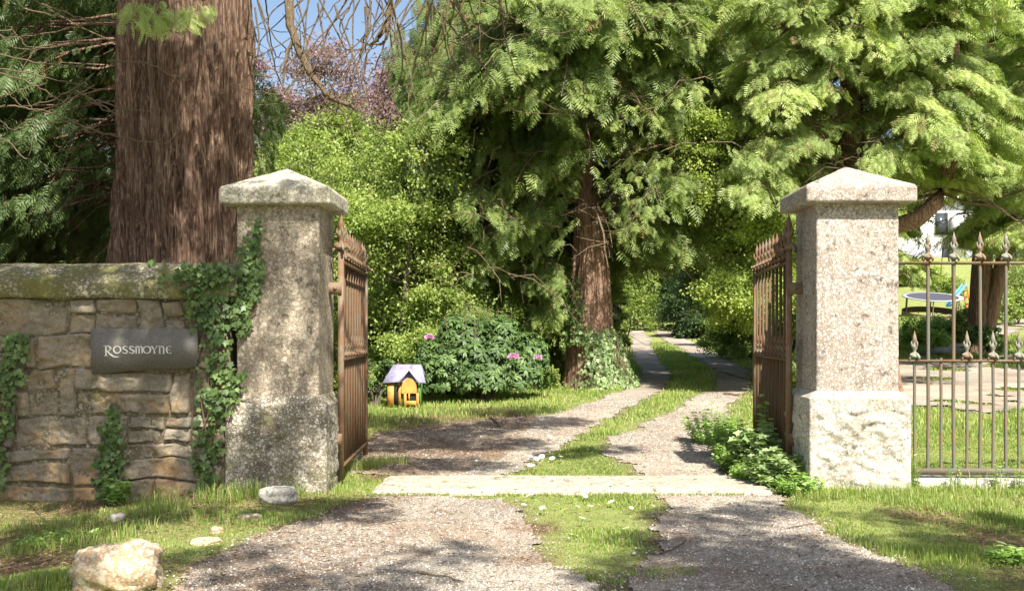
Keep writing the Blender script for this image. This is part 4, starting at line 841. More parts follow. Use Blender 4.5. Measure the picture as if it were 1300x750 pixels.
# --- broadleaf trees
def lump(n, x, y, z, X, Y_, Z, r0, r1):
    return [(R.uniform(x, X), R.uniform(y, Y_), R.uniform(z, Z), *(R.uniform(r0, r1) * np.array([1, 1, .8]))) for _ in range(n)]
blob_tree('yellow_green_tree', 'yellow-green sunlit broadleaf tree right of the driveway bend', (PX(972, 20.5), 20.5), 5.9, .08, lump(22, -1.25, -.9, 1.7, .7, .7, 5.2, .45, .8), 90000, .062, 'leaf_yellow')
M2 = [('pale green slender tree behind the open gate at the ivy-clad pillar', 495, 21, 5.6, 'leaf_light', 60000), ('fresh green tree between the cedar trunk and the ivy-clad pillar cap', 385, 26, 6.6, 'leaf', 50000), ('thin-stemmed pale tree left of the drooping conifer', 585, 22.5, 6.2, 'leaf_light', 50000), ('mid-green bushy tree just above the ivy-clad pillar cap', 440, 30, 7.6, 'leaf', 60000), ('tall pale tree in front of the copper-leaved tree', 475, 36, 10.4, 'leaf_light', 60000)]
for lab, px_, Y, h, m_, nl in M2:
    sx = 1.7 * Y / 25
    blob_tree('garden_tree', lab, (PX(px_, Y), Y), h, .07, lump(16, -sx, -1, 1.0, sx, 1, h - .7, .6, 1.15), nl, .08 * Y / 24, m_, stems=4, group='broadleaf trees left of the driveway')
blob_tree('copper_tree', 'copper-purple leaved tree against the sky', (PX(420, 52), 52), 13.5, .3, lump(18, -4.2, -2, 9, 4.6, 2, 13.4, 1.2, 2.0), 60000, .17, 'leaf_copper')
blob_tree('copper_tree', 'smaller purple-leaved crown just right of the giant cedar trunk', (PX(350, 56), 56), 12.0, .3, lump(8, -2.2, -2, 7, 2.2, 2, 12.4, 1.1, 1.6), 30000, .17, 'leaf_copper')
# shrubs
SH = [('leafy green shrub nearer the open gate by the lichened pillar', 1004, 21, .6, 1.7, 'leaf_light', 18000, .07),
      ('broad dark holly high above the far drive', 862, 74, 4.5, 12, 'leaf_dark', 40000, .17),
      ('mid-green thicket on the bank left of the far drive', 760, 56, 3.2, 7.5, 'leaf', 36000, .15),
      ('yellow-green shrub closing the far end of the driveway', 835, 84, 4.0, 13, 'leaf_yellow', 30000, .12),
      ('green shrub just left of the ivy-footed trunk', 695, 24.5, .8, 2.4, 'leaf', 20000, .075),
      ('olive green shrub between the rhododendron and the ivy-footed trunk', 650, 26, 1.2, 2.9, 'leaf', 26000, .08),
      ('pale shrub close behind the playhouse', 515, 20.3, .8, 1.5, 'leaf_light', 20000, .06),
      ('bright leafy shrub right behind the rhododendron', 590, 20.6, 1.0, 2.7, 'leaf_light', 30000, .065),
      ('tall mid-green shrub between the playhouse and the drooping boughs', 545, 22.2, 1.0, 3.3, 'leaf', 30000, .07),
      ('sunlit shrub left of the ivy-footed trunk', 672, 21.6, .75, 2.2, 'leaf', 22000, .065),
      ('yellowish shrub on the lawn left of the playhouse', 462, 22, .8, 1.9, 'leaf_yellow', 18000, .065),
      ('small round dark shrub left of the playhouse', 475, 19, .42, .9, 'ivy', 6000, .055),
      ('pale shrub behind the small round dark one', 455, 27, 1.2, 2.2, 'leaf_light', 18000, .08),
      ('hanging green shrub at the foot of the drooping conifer boughs', 600, 27.5, 1.0, 2.4, 'leaf', 18000, .085)]
for lab, px_, Y, w, h, m_, nl, ls in SH:
    n = max(5, int(w * 7)); blob_tree('shrub', lab, (PX(px_, Y), Y), h * .8, .03, lump(n, -w * .75, -w * .5, h * .08, w * .75, w * .5, h * .8, w * .3, w * .5) + lump(n // 2 + 2, -w * .8, -w * .5, 0, w * .8, w * .3, h * .12, w * .2, w * .35), int(nl * 1.2), ls, m_, stems=4, cat='shrub', group='shrubs along the driveway' if px_ > 640 else 'shrubs left of the driveway')
SH2 = [('bright green shrub at the outer edge of the driveway bend', 946, 457, 84, 362, 'leaf_light', 34000, .075), ('bright leafy shrub on the verge closest behind the rusty open gate', 990, 484, 66, 392, 'leaf', 20000, .06),
       ('tall dark shrub on the right verge where the drive turns', 884, 429, 70, 328, 'leaf_dark', 34000, .11), ('mixed green shrub above the bright one at the bend', 922, 441, 70, 335, 'leaf', 26000, .1), ('dark laurel facing the last stretch of the drive', 855, 408, 56, 333, 'leaf_dark', 26000, .12),
       ('arching yellow-green shrub where the drive disappears', 820, 399, 52, 312, 'leaf_yellow', 26000, .13), ('clipped green hedge shrub on the left verge past the trunk', 784, 450, 30, 340, 'leaf', 20000, .08), ('narrow hedge shrub further up the left verge', 789, 428, 24, 332, 'leaf', 16000, .1), ('low green shrub close right of the ivy-footed trunk', 772, 470, 34, 395, 'leaf_light', 14000, .07),
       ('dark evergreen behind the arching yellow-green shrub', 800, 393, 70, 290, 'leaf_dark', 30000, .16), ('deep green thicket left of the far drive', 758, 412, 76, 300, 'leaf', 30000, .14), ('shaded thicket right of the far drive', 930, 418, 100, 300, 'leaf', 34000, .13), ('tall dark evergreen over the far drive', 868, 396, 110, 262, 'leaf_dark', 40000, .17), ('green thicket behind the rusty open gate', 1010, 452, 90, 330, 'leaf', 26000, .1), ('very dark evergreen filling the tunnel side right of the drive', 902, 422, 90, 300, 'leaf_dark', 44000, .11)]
for lab, px_, pb_, wp, pt_, m_, nl, ls in SH2:
    x, y = unproj(px_, pb_); w = wp * y / FP / 2 * 1.15; h = (pb_ - pt_) * y / FP; n = int(np.clip(w * 7, 6, 16))
    blob_tree('shrub', lab, (x, y), h * .8, .03, lump(n, -w * .62, -w * .4, h * .05, w * .62, w * .6, h * .85, w * .3, w * .5) + lump(n // 2, -w * .8, -w * .6, 0, w * .8, w * .4, h * .12, w * .2, w * .3) + lump(5, -w * .4, -w * .4, h * .5, w * .4, w * .4, h * .85, w * .35, w * .5), int(nl * 1.4), ls, m_, stems=3, cat='shrub', group='shrubs along the far driveway')
# hillside shrubs on the right
for i, (px_, Y, w, h, m_, lab) in enumerate([(1165, 60, 1.5, 1.3, 'leaf_yellow', 'yellow-green bush below the white house'), (1200, 56, 1.4, 1.1, 'leaf_light', 'pale bush on the bank right of the yellow-green one'), (1192, 34, 1.2, .45, 'weed', 'low green plants in the border before the trampoline'), (1222, 33, 1.0, .9, 'leaf', 'clump of green plants left of the forked trunk'), (1258, 28.6, .6, 1.5, 'ivy', 'ivy-covered bush round the foot of the forked trunk'), (1290, 40, 1.2, 1.2, 'leaf_light', 'pale shrub on the lawn at the picture edge'), (1178, 30, .8, .6, 'weed', 'low plant clump close behind the lichened pillar'), (1340, 50, 3, 3, 'leaf', 'large shrub beyond the picture edge of the lawn')]):
    n = max(5, int(w * 7)); blob_tree('bank_shrub', lab, (PX(px_, Y), Y), h * .8, .02, lump(n, -w * .75, -w * .4, h * .15, w * .75, w * .4, h * .8, w * .25, w * .45), int(9000 * w), .05 + .001 * Y, m_, stems=4, cat='shrub', group='shrubs on the bank beyond the railing')

# rhododendron
bx_, by_ = PX(612, 19.2), 19.2; bz_ = float(terr(bx_, by_)); rh = thing('rhododendron', 'dark glossy rhododendron bush with a few pink flower heads beside the playhouse', 'bush', (bx_, by_, bz_))
g = G(); P = []; D = []
cl = [(0, 0, .55, 1.0, .7, .75), (-.55, -.1, .4, .7, .5, .6), (.6, 0, .4, .65, .5, .6), (.1, .2, .9, .7, .5, .6), (-.2, .1, 1.0, .5, .5, .5), (.85, .1, .7, .4, .35, .55), (-.85, .15, .65, .38, .35, .5), (.35, -.1, 1.15, .35, .3, .4), (-.5, .1, 1.1, .3, .3, .45), (.0, -.45, .35, .5, .35, .35)]
for c in cl:
    n = int(700 * c[3]); v = rnd3(n); v[:, 2] = np.where(v[:, 2] < -.3, -v[:, 2], v[:, 2]); rr = R.uniform(.55, 1.02, n)[:, None]; P.append(np.array([bx_, by_, bz_]) + c[:3] + v * rr * c[3:]); D.append(nrm(v + [0, 0, .5] + .3 * R.normal(size=(n, 3))))
P = np.concatenate(P); D = np.concatenate(D); k = P[:, 2] > bz_ + .03; P, D = P[k], D[k]; n = len(P); inst(g, WH[0], WH[1], P, D, rnd3(n), R.uniform(.09, .15, n), R.random(n)); g.build('foliage', M['rhodo'], rh)
g = G()
for _ in range(40): a = R.uniform(0, 6.28); e = P[R.integers(0, n)]; b = np.array([bx_ + .2 * math.cos(a), by_ + .2 * math.sin(a), bz_]); tube(g, [b, (b + e) / 2 + [0, 0, .1], e], [.02, .014, .006], 4)
for _ in range(34): a = bx_ + R.uniform(-.75, .7); b = np.array([a, by_ + R.uniform(-.4, .1), bz_ + .3]); e = b + [R.normal(0, .12), R.normal(0, .05), R.uniform(.9, 1.45)]; tube(g, [b, (b + e) / 2 + R.normal(0, .03, 3), e], [.012, .01, .005], 4)
g.build('stem', M['twig'], rh)
for px_, py_, s in ((545, 430, .085), (652, 455, .1), (683, 455, .07)):
    Y = 18.45; c = np.array([PX(px_, Y), Y, PZ(py_, Y)]); g = G(); n = 60; v = rnd3(n); v[:, 2] = np.abs(v[:, 2]) * .9; inst(g, *LEAF, c + v * s * .5, v, rnd3(n), s * .75, R.random(n)); g.build('flower_head', M['pink'], rh)
    
# far woodland (reads as one mass)
g = G(); P = []; T = []
for i in range(150):
    az_ = R.uniform(-.62, .62); Y = R.uniform(62, 100); x = az_ * Y; u = az_ * FP + CX; top = 9 if u < 560 else (20 if u > 700 else 14); top *= Y / 75; top *= (.75 if 1130 < u < 1300 else 1); zb = float(terr(x, Y)); 
    if 1090 < u < 1460 and Y < 84: continue
    if 780 < u < 860 and Y < 66: continue
    z = zb + R.uniform(.1, 1) * top; r = R.uniform(2, 3.6); n = 520; v = rnd3(n); v[:, 2] = np.where(v[:, 2] < -.2, -v[:, 2], v[:, 2]); P.append(np.array([x, Y, z]) + v * r * R.uniform(.6, 1, (n, 1))); T.append(np.clip(R.uniform(.2, .7) + R.normal(0, .15, n), 0, 1))
P = np.concatenate(P); T = np.concatenate(T); n = len(P); inst(g, *LEAF, P, rnd3(n), rnd3(n), R.uniform(.35, .7, n), T)
tag(g.build('woodland', M['leaf'],), 'green woodland filling the distance behind the garden', 'woodland', kind='stuff')

# --- tree behind the camera on the right: shades the gravel in the near right corner
bx2, by2 = 6.6, -.6; ov = thing('overhanging_cedar', 'cedar standing right of the viewer outside the picture, its boughs shading the near gravel', 'tree', (bx2, by2, 0))
g = G(); trunk_mesh(g, [(bx2, by2, -.3), (bx2, by2, 5), (bx2, by2, 11)], [.5, .4, .15], 48, 60, .08, 1, 3., .3, .1); g.build('trunk', M['bark'], ov, smooth=True)
C = Crown(.5)
shade(C, [(850,725,0,.55),(915,690,0,.6),(1000,722,0,.6),(885,655,0,.4),(1080,745,0,.6),(965,645,0,.3),(1150,690,0,.35),(1235,680,0,.45),(1285,740,0,.5),(1110,655,0,.22),(825,690,0,.22),(1180,735,0,.3),(940,740,0,.5),(790,740,0,.25)], (bx2, by2, 7.5), 5.0)
for (x, y, z) in [] and [(2.2, 1.6, 6.2), (3.0, .4, 6.0), (2.8, 2.6, 6.8), (3.8, 2.4, 6.2), (4.6, 3.2, 6.6), (1.9, .1, 6.6), (4.0, .8, 6.8), (5.6, 3.6, 7.0), (6.8, 3.6, 7.2)]:
    C.bough((bx2, by2, 6.4), (x, y, z + .4), .6, 210, .8, .45, .6, .5, r0=.05, tone=.4)
C.build(ov, 'cedar_dark')

# ------------------------------------------------------------------ ivy
def ivy(label, area, n, lsz, name='ivy', group='ivy on the wall and pillar', mt='ivy'):
    """area(n) -> points, normals hugging a surface"""
    P, Nn = area(n); c = P.mean(0); c[2] = P[:, 2].min(); root = thing(name, label, 'ivy', tuple(c), group)
    g = G(); up = np.array([0, 0, 1.]); lf = nrm(up * -.9 + R.normal(0, .45, P.shape) - Nn * 0 + Nn * .25)
    inst(g, IVY[0], IVYT, P + Nn * R.uniform(.01, .06, (len(P), 1)), lf, Nn + .35 * R.normal(size=P.shape), lsz * R.uniform(.5, 1.25, len(P)), np.clip(.45 + R.normal(0, .25, len(P)), 0, 1)); g.build('foliage', M[mt], root)
    g = G(); o = P[np.argsort(P[:, 2])]
    for _ in range(max(5, n // 90)):
        i = np.sort(R.choice(len(o), 7, replace=False)); Q = o[i].copy(); Q[:, 0] = np.interp(range(7), [0, 6], [Q[0, 0], Q[-1, 0]]) + R.normal(0, .04, 7); tube(g, Q + Nn[0] * .012, [.007] * 6 + [.003], 4)
    g.build('stem', M['twig'], root)
def band(path, y, nrmv=(0, -1, 0)):
    """path: (px, py, half width px) rows; strip on the plane at depth y"""
    A = np.array(path, float)
    def f(n):
        w = A[:, 2]; t = R.choice(np.arange(200) / 199, n, p=(lambda q: q / q.sum())(np.interp(np.arange(200) / 199 * (len(A) - 1), range(len(A)), w) + .01)) * (len(A) - 1)
        px_ = np.interp(t, range(len(A)), A[:, 0]) + np.interp(t, range(len(A)), A[:, 2]) * np.clip(R.normal(0, .6, n), -1.3, 1.3); py_ = np.interp(t, range(len(A)), A[:, 1]) + R.normal(0, 6, n)
        k = fbm(px_ * .05, py_ * .05, 3, 3) > -.35; px_, py_ = px_[k], py_[k]
        P = np.column_stack([PX(px_, y), np.full(len(px_), y), PZ(py_, y)]); P[:, 2] = np.maximum(P[:, 2], -.08); return P, np.broadcast_to(np.array(nrmv, float), P.shape)
    return f
ivy('dense ivy hanging over the wall end against the pillar', band([(275, 345, 20), (262, 370, 28), (264, 400, 20), (278, 440, 13), (270, 490, 16), (266, 540, 15), (262, 590, 13), (262, 622, 12)], WY - .07), 820, .06)
ivy('ivy sprays climbing the pillar shaft', band([(330, 285, 5), (322, 310, 11), (316, 345, 17), (308, 380, 17), (302, 410, 12), (316, 410, 4)], 9.49), 420, .058)
ivy('trailing ivy along the wall coping', band([(190, 342, 6), (215, 346, 9), (245, 345, 13), (270, 345, 16), (285, 350, 14)], WY - .12), 330, .052)
ivy('patch of ivy at the left edge of the wall', band([(20, 425, 12), (22, 450, 15), (12, 480, 16), (4, 520, 12), (2, 570, 9), (2, 620, 8)], WY - .06), 480, .058)
ivy('small ivy plant growing up the foot of the wall', band([(140, 520, 7), (146, 545, 12), (143, 575, 15), (140, 600, 15), (140, 628, 17)], WY - .06), 340, .06)
ivy('ivy spray reaching onto the pillar plinth', band([(300, 470, 14), (296, 495, 12), (288, 515, 8)], 9.42), 90, .06)
# ivy on the foot of the central trunk
def trunk_ivy(cx, cy, r, z0, z1, a0, a1, flare):
    def f(n):
        t = R.random(n) ** 1.5; z = z0 + (z1 - z0) * t; a = R.uniform(a0, a1, n); a = a0 + (a - a0) * (1 - .55 * t) + R.normal(0, .2, n); z = z - .25 * np.abs(R.normal(0, .5, n)) * t; rr = r * (1 + flare * (1 - t) ** 2); Nn = np.column_stack([np.cos(a), np.sin(a), .1 + 0 * a]); P = np.column_stack([cx + rr * np.cos(a), cy + rr * np.sin(a), z]); return P, nrm(Nn)
    return f
ivy('thick pale ivy and brambles heaped round the conifer trunk foot', trunk_ivy(cx0, cy0, .56, czb - .05, czb + 1.25, -1.75, .5, .75), 1800, .085, group='ivy on trunks', mt='ivy_pale')
ivy('dark ivy strip climbing the left of the conifer trunk', trunk_ivy(cx0, cy0, .57, czb + .9, czb + 2.3, -2.6, -1.9, .15), 420, .085, group='ivy on trunks')

# ------------------------------------------------------------------ weeds and flowers
def weed(name, label, x, y, h, r, ns, ls, mt='weed', tm=LEAF, group=None, cat='plant', lpn=7):
    z = float(terr(x, y)); root = thing(name, label, cat, (x, y, z), group); gs = G(); P = []; D = []
    for _ in range(ns):
        a = R.random() * 6.28; q = r * math.sqrt(R.random()); hh = h * R.uniform(.5, 1) * (1 - .4 * q / r); b = np.array([x + q * .5 * math.cos(a), y + q * .5 * math.sin(a), z - .02]); t = np.array([x + q * math.cos(a), y + q * math.sin(a), z + hh]); m = (b + t) / 2 + [0, 0, .08 * hh]
        tube(gs, [b, m, t], [.004, .003, .0015], 3)
        for s in np.linspace(.2, 1, lpn):
            c = (1 - s) ** 2 * b + 2 * s * (1 - s) * m + s * s * t; a2 = R.random() * 6.28
            for k in range(3): P.append(c); D.append((math.cos(a2 + k * 2.1), math.sin(a2 + k * 2.1), R.uniform(-.3, .4)))
    P = np.array(P); D = np.array(D); n = len(P); g = G(); inst(g, tm[0], IVYT if tm is IVY else tm[1], P, D, np.array([0, 0, 1.]) + .4 * R.normal(size=(n, 3)), ls * R.uniform(.5, 1.2, n), R.random(n)); g.build('foliage', M[mt], root); gs.build('stem', M['weed'], root)
W = [(2.30, 9.75, .42, .3, 80, .075, IVY, 'ivy_pale', 'ivy-like weed with pale lobed leaves at the plinth corner'), (2.28, 10.5, .65, .3, 60, .09, IVY, 'ivy_pale', 'taller weed with broad pale leaves in front of the open gate'), (2.2, 11.0, .42, .28, 80, .06, LEAF, 'weed', 'bushy green weed at the edge of the driveway by the gate'), (2.3, 12.0, .5, .3, 80, .06, LEAF, 'weed', 'green weed clump behind the bushy one by the gate'), (2.3, 13.2, .5, .4, 80, .06, LEAF, 'weed', 'green weed clump just beyond the far end of the gate'), (2.15, 10.1, .28, .24, 70, .05, LEAF, 'weed', 'low weed spilling over the threshold stone'), (2.38, 9.3, .22, .22, 60, .05, LEAF, 'weed', 'low weed before the plinth corner beside the grass'), (2.42, 10.9, 1.0, .12, 12, .06, IVY, 'weed', 'thin tall stem climbing the bars of the gate')]
for x, y, h, r, ns, ls, tm, mt_, lab in W: weed('weed', lab, x, y, h, r, ns, ls, mt_, tm, 'weeds at the foot of the lichened pillar')
weed('weed', 'broad-leaved weed at the foot of the small ivy plant', PX(145, 9.2), 9.2, .3, .14, 14, .06, 'weed', IVY, 'weeds under the stone wall'); weed('weed', 'dock-leaved weed on the grass at the near right corner', PX(1288, 6.4), 6.5, .14, .12, 14, .08, 'weed', LANCE); weed('weed', 'low creeping weed beside the big buff rock', PX(60, 7.4), 7.6, .1, .3, 40, .04)
for px_ in (1165, 1212, 1262, 1290): weed('railing_weed', f'thin upright weed at the railing kerb, ' + {1165: 'nearest the pillar', 1212: 'second from the pillar', 1262: 'third from the pillar', 1290: 'fourth from the pillar'}[px_], PX(px_, 9.6), 9.58, .42, .07, 4, .04, 'weed', LANCE, 'weeds along the railing kerb')
# creeping plants in the near grass right
DS = [(748,650),(733,652),(716,655),(760,648),(770,661),(752,663),(787,624),(782,622),(776,624),(770,622),(735,632),(726,640),(720,617),(703,617),(795,629),(790,622),(797,624),(727,688),(714,676),(738,669),(662,638),(668,644),(683,646),(688,653),(692,655),(671,640),(665,652),(708,649),(679,633),(743,637),(800,654),(796,680),(776,645)]
DS2 = [(672,587),(680,591),(684,589),(690,592),(700,587),(712,588),(674,600),(676,596),(687,586),(754,575),(765,573),(770,575),(745,577),(700,560),(705,562),(712,561),(732,565)]
def daisy():
    g = G(); n = 12
    for k in range(n):
        a = k * 2 * math.pi / n; d = np.array([math.cos(a), math.sin(a), .15]); s = np.array([-d[1], d[0], 0]); g.add([d * .003, d * .011 + s * .003, d * .016, d * .011 - s * .003], [(0, 1, 2, 3)], .6)
    return g
first = None; dcen = plain('daisy_centre', (.75, .5, .05))
for i, (a, b) in enumerate(DS + DS2):
    x, y = unproj(a + R.uniform(-2, 2), b); z = float(terr(x, y)) + R.uniform(.045, .075)
    if first is None:
        first = thing('daisy', '', 'flower', (0, 0, 0)); dg_ = daisy(); dg_.build('petals', M['daisy'], first); g = G(); lathe(g, (0, 0, .0), [(.0045, 0), (.004, .003), (0, .004)], 8); g.build('flower_centre', dcen, first); g = G(); tube(g, [(0, 0, -.06), (.002, 0, 0)], .0012, 3); g.build('stem', M['weed'], first); d = first
    else: d = dup(first)
    d.location = (x, y, z); d.rotation_euler = (R.uniform(-.1, .8), R.uniform(-.4, .4), R.uniform(0, 6)); s = R.uniform(1.3, 2.0) * (1 if i < len(DS) else 1.3); d.scale = (s, s, s)
    near = i < len(DS); d['label'] = 'white daisy in the grass strip before the threshold stone' if near else 'white daisy in the grass strip beyond the threshold stone'; d['group'] = 'daisies before the threshold' if near else 'daisies beyond the threshold'

# ------------------------------------------------------------------ rocks, twigs
def rock(name, label, x, y, sx, sy, sz, m_, seed, sink=.3, rot=0., sub=64, amp=.28, flat=0.):
    g = G(); u, v = np.meshgrid(np.linspace(0, 2 * math.pi, sub, endpoint=False), np.linspace(.001, math.pi - .001, sub // 2)); D = np.stack([np.sin(v) * np.cos(u), np.sin(v) * np.sin(u), np.cos(v)], -1)
    D = D / np.maximum((np.abs(D) ** 3.2).sum(-1, keepdims=True) ** (1 / 3.2), 1e-6)                 # boxier than a ball
    f = fbm(D[..., 0] * 1.1 + seed, D[..., 1] * 1.1, D[..., 2] * 1.1, 5); f2 = np.abs(fbm(D[..., 0] * 3 + seed, D[..., 1] * 3, D[..., 2] * 3, 3)); r = 1 + amp * 1.25 * f - .22 * f2 + .05 * fbm(D[..., 0] * 7 + seed, D[..., 1] * 7, D[..., 2] * 7, 4); r = np.where(r > 1.08, 1.08 + (r - 1.08) * .35, r)
    V = D * r[..., None] * [sx, sy, sz]; c, s = math.cos(rot), math.sin(rot); V = np.stack([V[..., 0] * c - V[..., 1] * s, V[..., 0] * s + V[..., 1] * c, V[..., 2]], -1)
    z = float(terr(x, y)); m, n = V.shape[:2]; i = np.arange(m - 1)[:, None] * n; j = np.arange(n)[None]; k = (j + 1) % n
    g.add((V + [x, y, z + sz * (1 - sink)]).reshape(-1, 3), np.stack([i + j, i + k, i + n + k, i + n + j], -1).reshape(-1, 4)); return tag(g.build(name, M[m_], smooth=True), label, 'rock')
rx, ry = unproj(138, 752); rock('rock', 'big buff-coloured rock on the grass in front of the wall', rx, ry + .1, .25, .17, .16, 'boulder', 14.2, .42, .15)
rx, ry = unproj(350, 641); rock('rock', 'pale rock lying against the foot of the ivy-clad pillar', rx, ry + .08, .155, .1, .085, 'pale_rock', 9.4, .25, .3, 40, .22)
rx, ry = unproj(318, 661); rock('rock', 'small grey stone in the tuft before the ivy-clad pillar', rx, ry, .09, .06, .04, 'mortar', 2.4, .5, 0, 30)
rx, ry = unproj(262, 690); rock('rock', 'flat whitish stone in the grass right of the big buff rock', rx, ry, .1, .08, .03, 'boulder', 5.4, .75, .4, 30)
rx, ry = unproj(276, 676); rock('rock', 'small whitish stone just behind the flat one in the grass', rx, ry, .045, .04, .03, 'boulder', 6.4, .6, .4, 24)
rx, ry = unproj(150, 662); rock('rock', 'small stone among needles under the wall', rx, ry, .06, .05, .04, 'pale_rock', 7.4, .3, .1, 24)
for lab, pts, r in [('pale curved twig on the gravel at the bottom of the view', [(528, 731), (548, 734), (570, 737), (588, 744)], .008), ('thin twig on the shaded gravel near the grass strip', [(838, 707), (850, 703), (866, 694), (872, 688)], .006), ('long thin twig on the gravel near the right grass', [(1000, 674), (1022, 669), (1045, 668)], .005), ('forked pale stick at the edge of the needle litter inside the gate', [(622, 531), (630, 538), (634, 545)], .02), ('dry branch lying across the right wheel track', [(918, 502), (935, 503), (958, 502), (966, 499)], .022), ('thin twig on the grassy soil at the left', [(300, 672), (320, 668), (345, 670)], .004), ('dead stick leaning in the litter under the wall', [(36, 640), (50, 655), (62, 668)], .006)]:
    g = G(); P = []
    for p in pts: x, y = unproj(*p); P.append((x, y, float(terr(x, y)) + .015 + r))
    P = np.array(P); t = np.linspace(0, len(P) - 1, 14); P = np.column_stack([np.interp(t, range(len(P)), P[:, i]) for i in range(3)]) + R.normal(0, r * .3, (14, 3)); tube(g, P, np.linspace(r, r * .4, 14), 6)
    m_ = P[7]; tube(g, [m_, m_ + [r * 8, r * 6, r]], [r * .5, r * .25], 4); tag(g.build('fallen_twig', M['twig'], smooth=True), lab, 'twig', 'fallen twigs')

# ------------------------------------------------------------------ playhouse
PHY = 18.3; phx = PX(512, PHY); phz = float(terr(phx, PHY)); s_ = PHY / FP
ph = thing('playhouse', 'small orange and green toy playhouse with lilac roof beside the rhododendron', 'playhouse', (phx, PHY, phz))
W0, W1, D0, D1 = phx - 22 * s_, phx + 17 * s_, PHY, PHY + .5; ze = PZ(485, PHY); zr = PZ(468, PHY); zb = phz
gx0, gx1 = phx - 1.5 * s_, phx + 22 * s_; gxm = phx + 7.5 * s_
g = G(); box(g, W0, gx0 + .02, D0 + .06, D0 + .075, zb, ze, .5); box(g, W0, W0 + .015, D0 + .06, D1, zb, ze); box(g, W1 + .04, W1 + .055, D0 + .06, D1, zb, ze); box(g, W0, W1 + .05, D1, D1 + .015, zb, ze); g.build('wall', M['green_paint'], ph)
g = G()                                                     # orange gable front with arched top
ar = [(gxm + (gx1 - gx0 - .06) / 2 * math.cos(a), ze - .09 + .16 * math.sin(a)) for a in np.linspace(0, math.pi, 13)]
ring = [(ar[0][0], ze - .19)] + ar + [(ar[-1][0], ze - .19)]; c0 = (gxm, ze - .12); V = [(c0[0], D0 - .02, c0[1])] + [(a, D0 - .02, b) for a, b in ring] + [(c0[0], D0 + .0, c0[1])] + [(a, D0 + .0, b) for a, b in ring]; n = len(ring)
g.add(V, [(0, i + 1, (i + 1) % n + 1) for i in range(n)] + [(n + 1, n + 2 + (i + 1) % n, n + 2 + i) for i in range(n)]); g.add(V, [(i + 1, (i + 1) % n + 1, n + 2 + (i + 1) % n, n + 2 + i) for i in range(n)])
for x0, x1 in ((gx0 + .03, gx0 + .075), (gx1 - .075, gx1 - .03)): box(g, x0, x1, D0 - .018, D0 + .005, zb, ze - .188)
box(g, gx0 + .075, gx1 - .075, D0 - .018, D0 + .005, zb + .04, zb + .12); box(g, gxm - .012, gxm + .012, D0 - .016, D0 + .004, zb + .12, ze - .19)
g.build('gable_front', M['yellow_wood'], ph)
g = G(); box(g, W0 + .02, W0 + .13, D0 + .035, D0 + .058, zb + .02, ze - .03); box(g, W0 + .21, W0 + .255, D0 + .035, D0 + .058, zb, ze); g.build('shutter', M['yellow_wood'], ph)
g = G(); box(g, W0 + .135, W0 + .205, D0 + .045, D0 + .058, zb + .04, ze - .06); box(g, gx0 + .06, gx1 - .06, D0 + .02, D0 + .03, zb + .02, ze - .1); g.build('shade_panel', M['dark'], ph)  # solid black panels painting the inside shade behind door and window
g = G()
def plank(a, b, c, d, th=.015):
    V = np.array([a, b, c, d], float); n = np.cross(V[1] - V[0], V[3] - V[0]); n /= np.linalg.norm(n); n = n if n[2] > 0 else -n; W_ = np.vstack([V, V - n * th]); g.add(W_, [(0,1,2,3),(7,6,5,4),(0,4,5,1),(1,5,6,2),(2,6,7,3),(3,7,4,0)])
ym = (D0 + D1) / 2; za = zr + .02
plank((W0 - .06, D0 - .02, ze - .01), (gxm, D0 - .02, ze + .02), (gxm, ym, za + .05), (W0 + .1, ym, za + .05)); plank((gxm, D0 - .02, ze + .02), (W1 + .16, D0 - .02, ze - .01), (W1 + .05, ym, za + .05), (gxm, ym, za + .05))
plank((W0 - .06, D1 + .07, ze - .02), (W1 + .16, D1 + .07, ze - .02), (W1 + .05, ym, za + .049), (W0 + .1, ym, za + .049))
for sg in (-1, 1): plank((gxm, D0 - .06, zr - .0), (gxm + sg * .19, D0 - .06, ze - .03), (gxm + sg * .19, D0 + .2, ze + .03), (gxm, D0 + .2, zr + .03))
g.build('roof', M['purple_roof'], ph)

# ------------------------------------------------------------------ house, trampoline, slide
HYd = 76; hx0, hx1 = PX(1100, HYd), PX(1235, HYd); hz = PZ(327, HYd); ho = thing('white_house', 'white rendered house glimpsed between the cypress boughs up the bank', 'house', ((hx0 + hx1) / 2, HYd, hz))
g = G(); box(g, hx0, hx1, HYd, HYd + 7, hz - 1.5, hz + 4.3); g.build('wall', M['white'], ho)
g = G(); box(g, hx0 - .05, hx1 + .05, HYd - .06, HYd - .005, hz - .4, hz + .75); g.build('plinth', M['grey_paint'], ho)
g = G(); V = [(hx0 - .4, HYd - .5, hz + 4.3), (hx1 + .4, HYd - .5, hz + 4.3), (hx1 + .4, HYd + 3.5, hz + 6.6), (hx0 - .4, HYd + 3.5, hz + 6.6), (hx1 + .4, HYd + 7.5, hz + 4.3), (hx0 - .4, HYd + 7.5, hz + 4.3)]; g.add(V, [(0,1,2,3),(3,2,4,5),(0,5,4,1)]); g.add(V, [(1,4,2),(0,3,5)]); rf = g.build('roof', M['roof'], ho)
g = G(); box(g, hx0 - .45, hx1 + .45, HYd - .56, HYd - .5, hz + 4.05, hz + 4.36); g.build('fascia', M['white'], ho)
for wx in (PX(1160, HYd), PX(1195, HYd), PX(1222, HYd)):
    g = G(); box(g, wx - .55, wx + .55, HYd - .05, HYd + .02, hz + 1.5, hz + 3.3); f = g.build('window', M['white'], ho); c = np.array(ho.location)
    g = G(); box(g, wx - .46 - c[0], wx + .46 - c[0], -.07, -.052, 1.6, 3.2); g.build('pane', M['glass'], f)
# conservatory-like porch
g = G(); box(g, PX(1205, HYd), PX(1216, HYd), HYd - 1.6, HYd - .07, hz, hz + 2.9); g.build('porch', M['white'], ho)

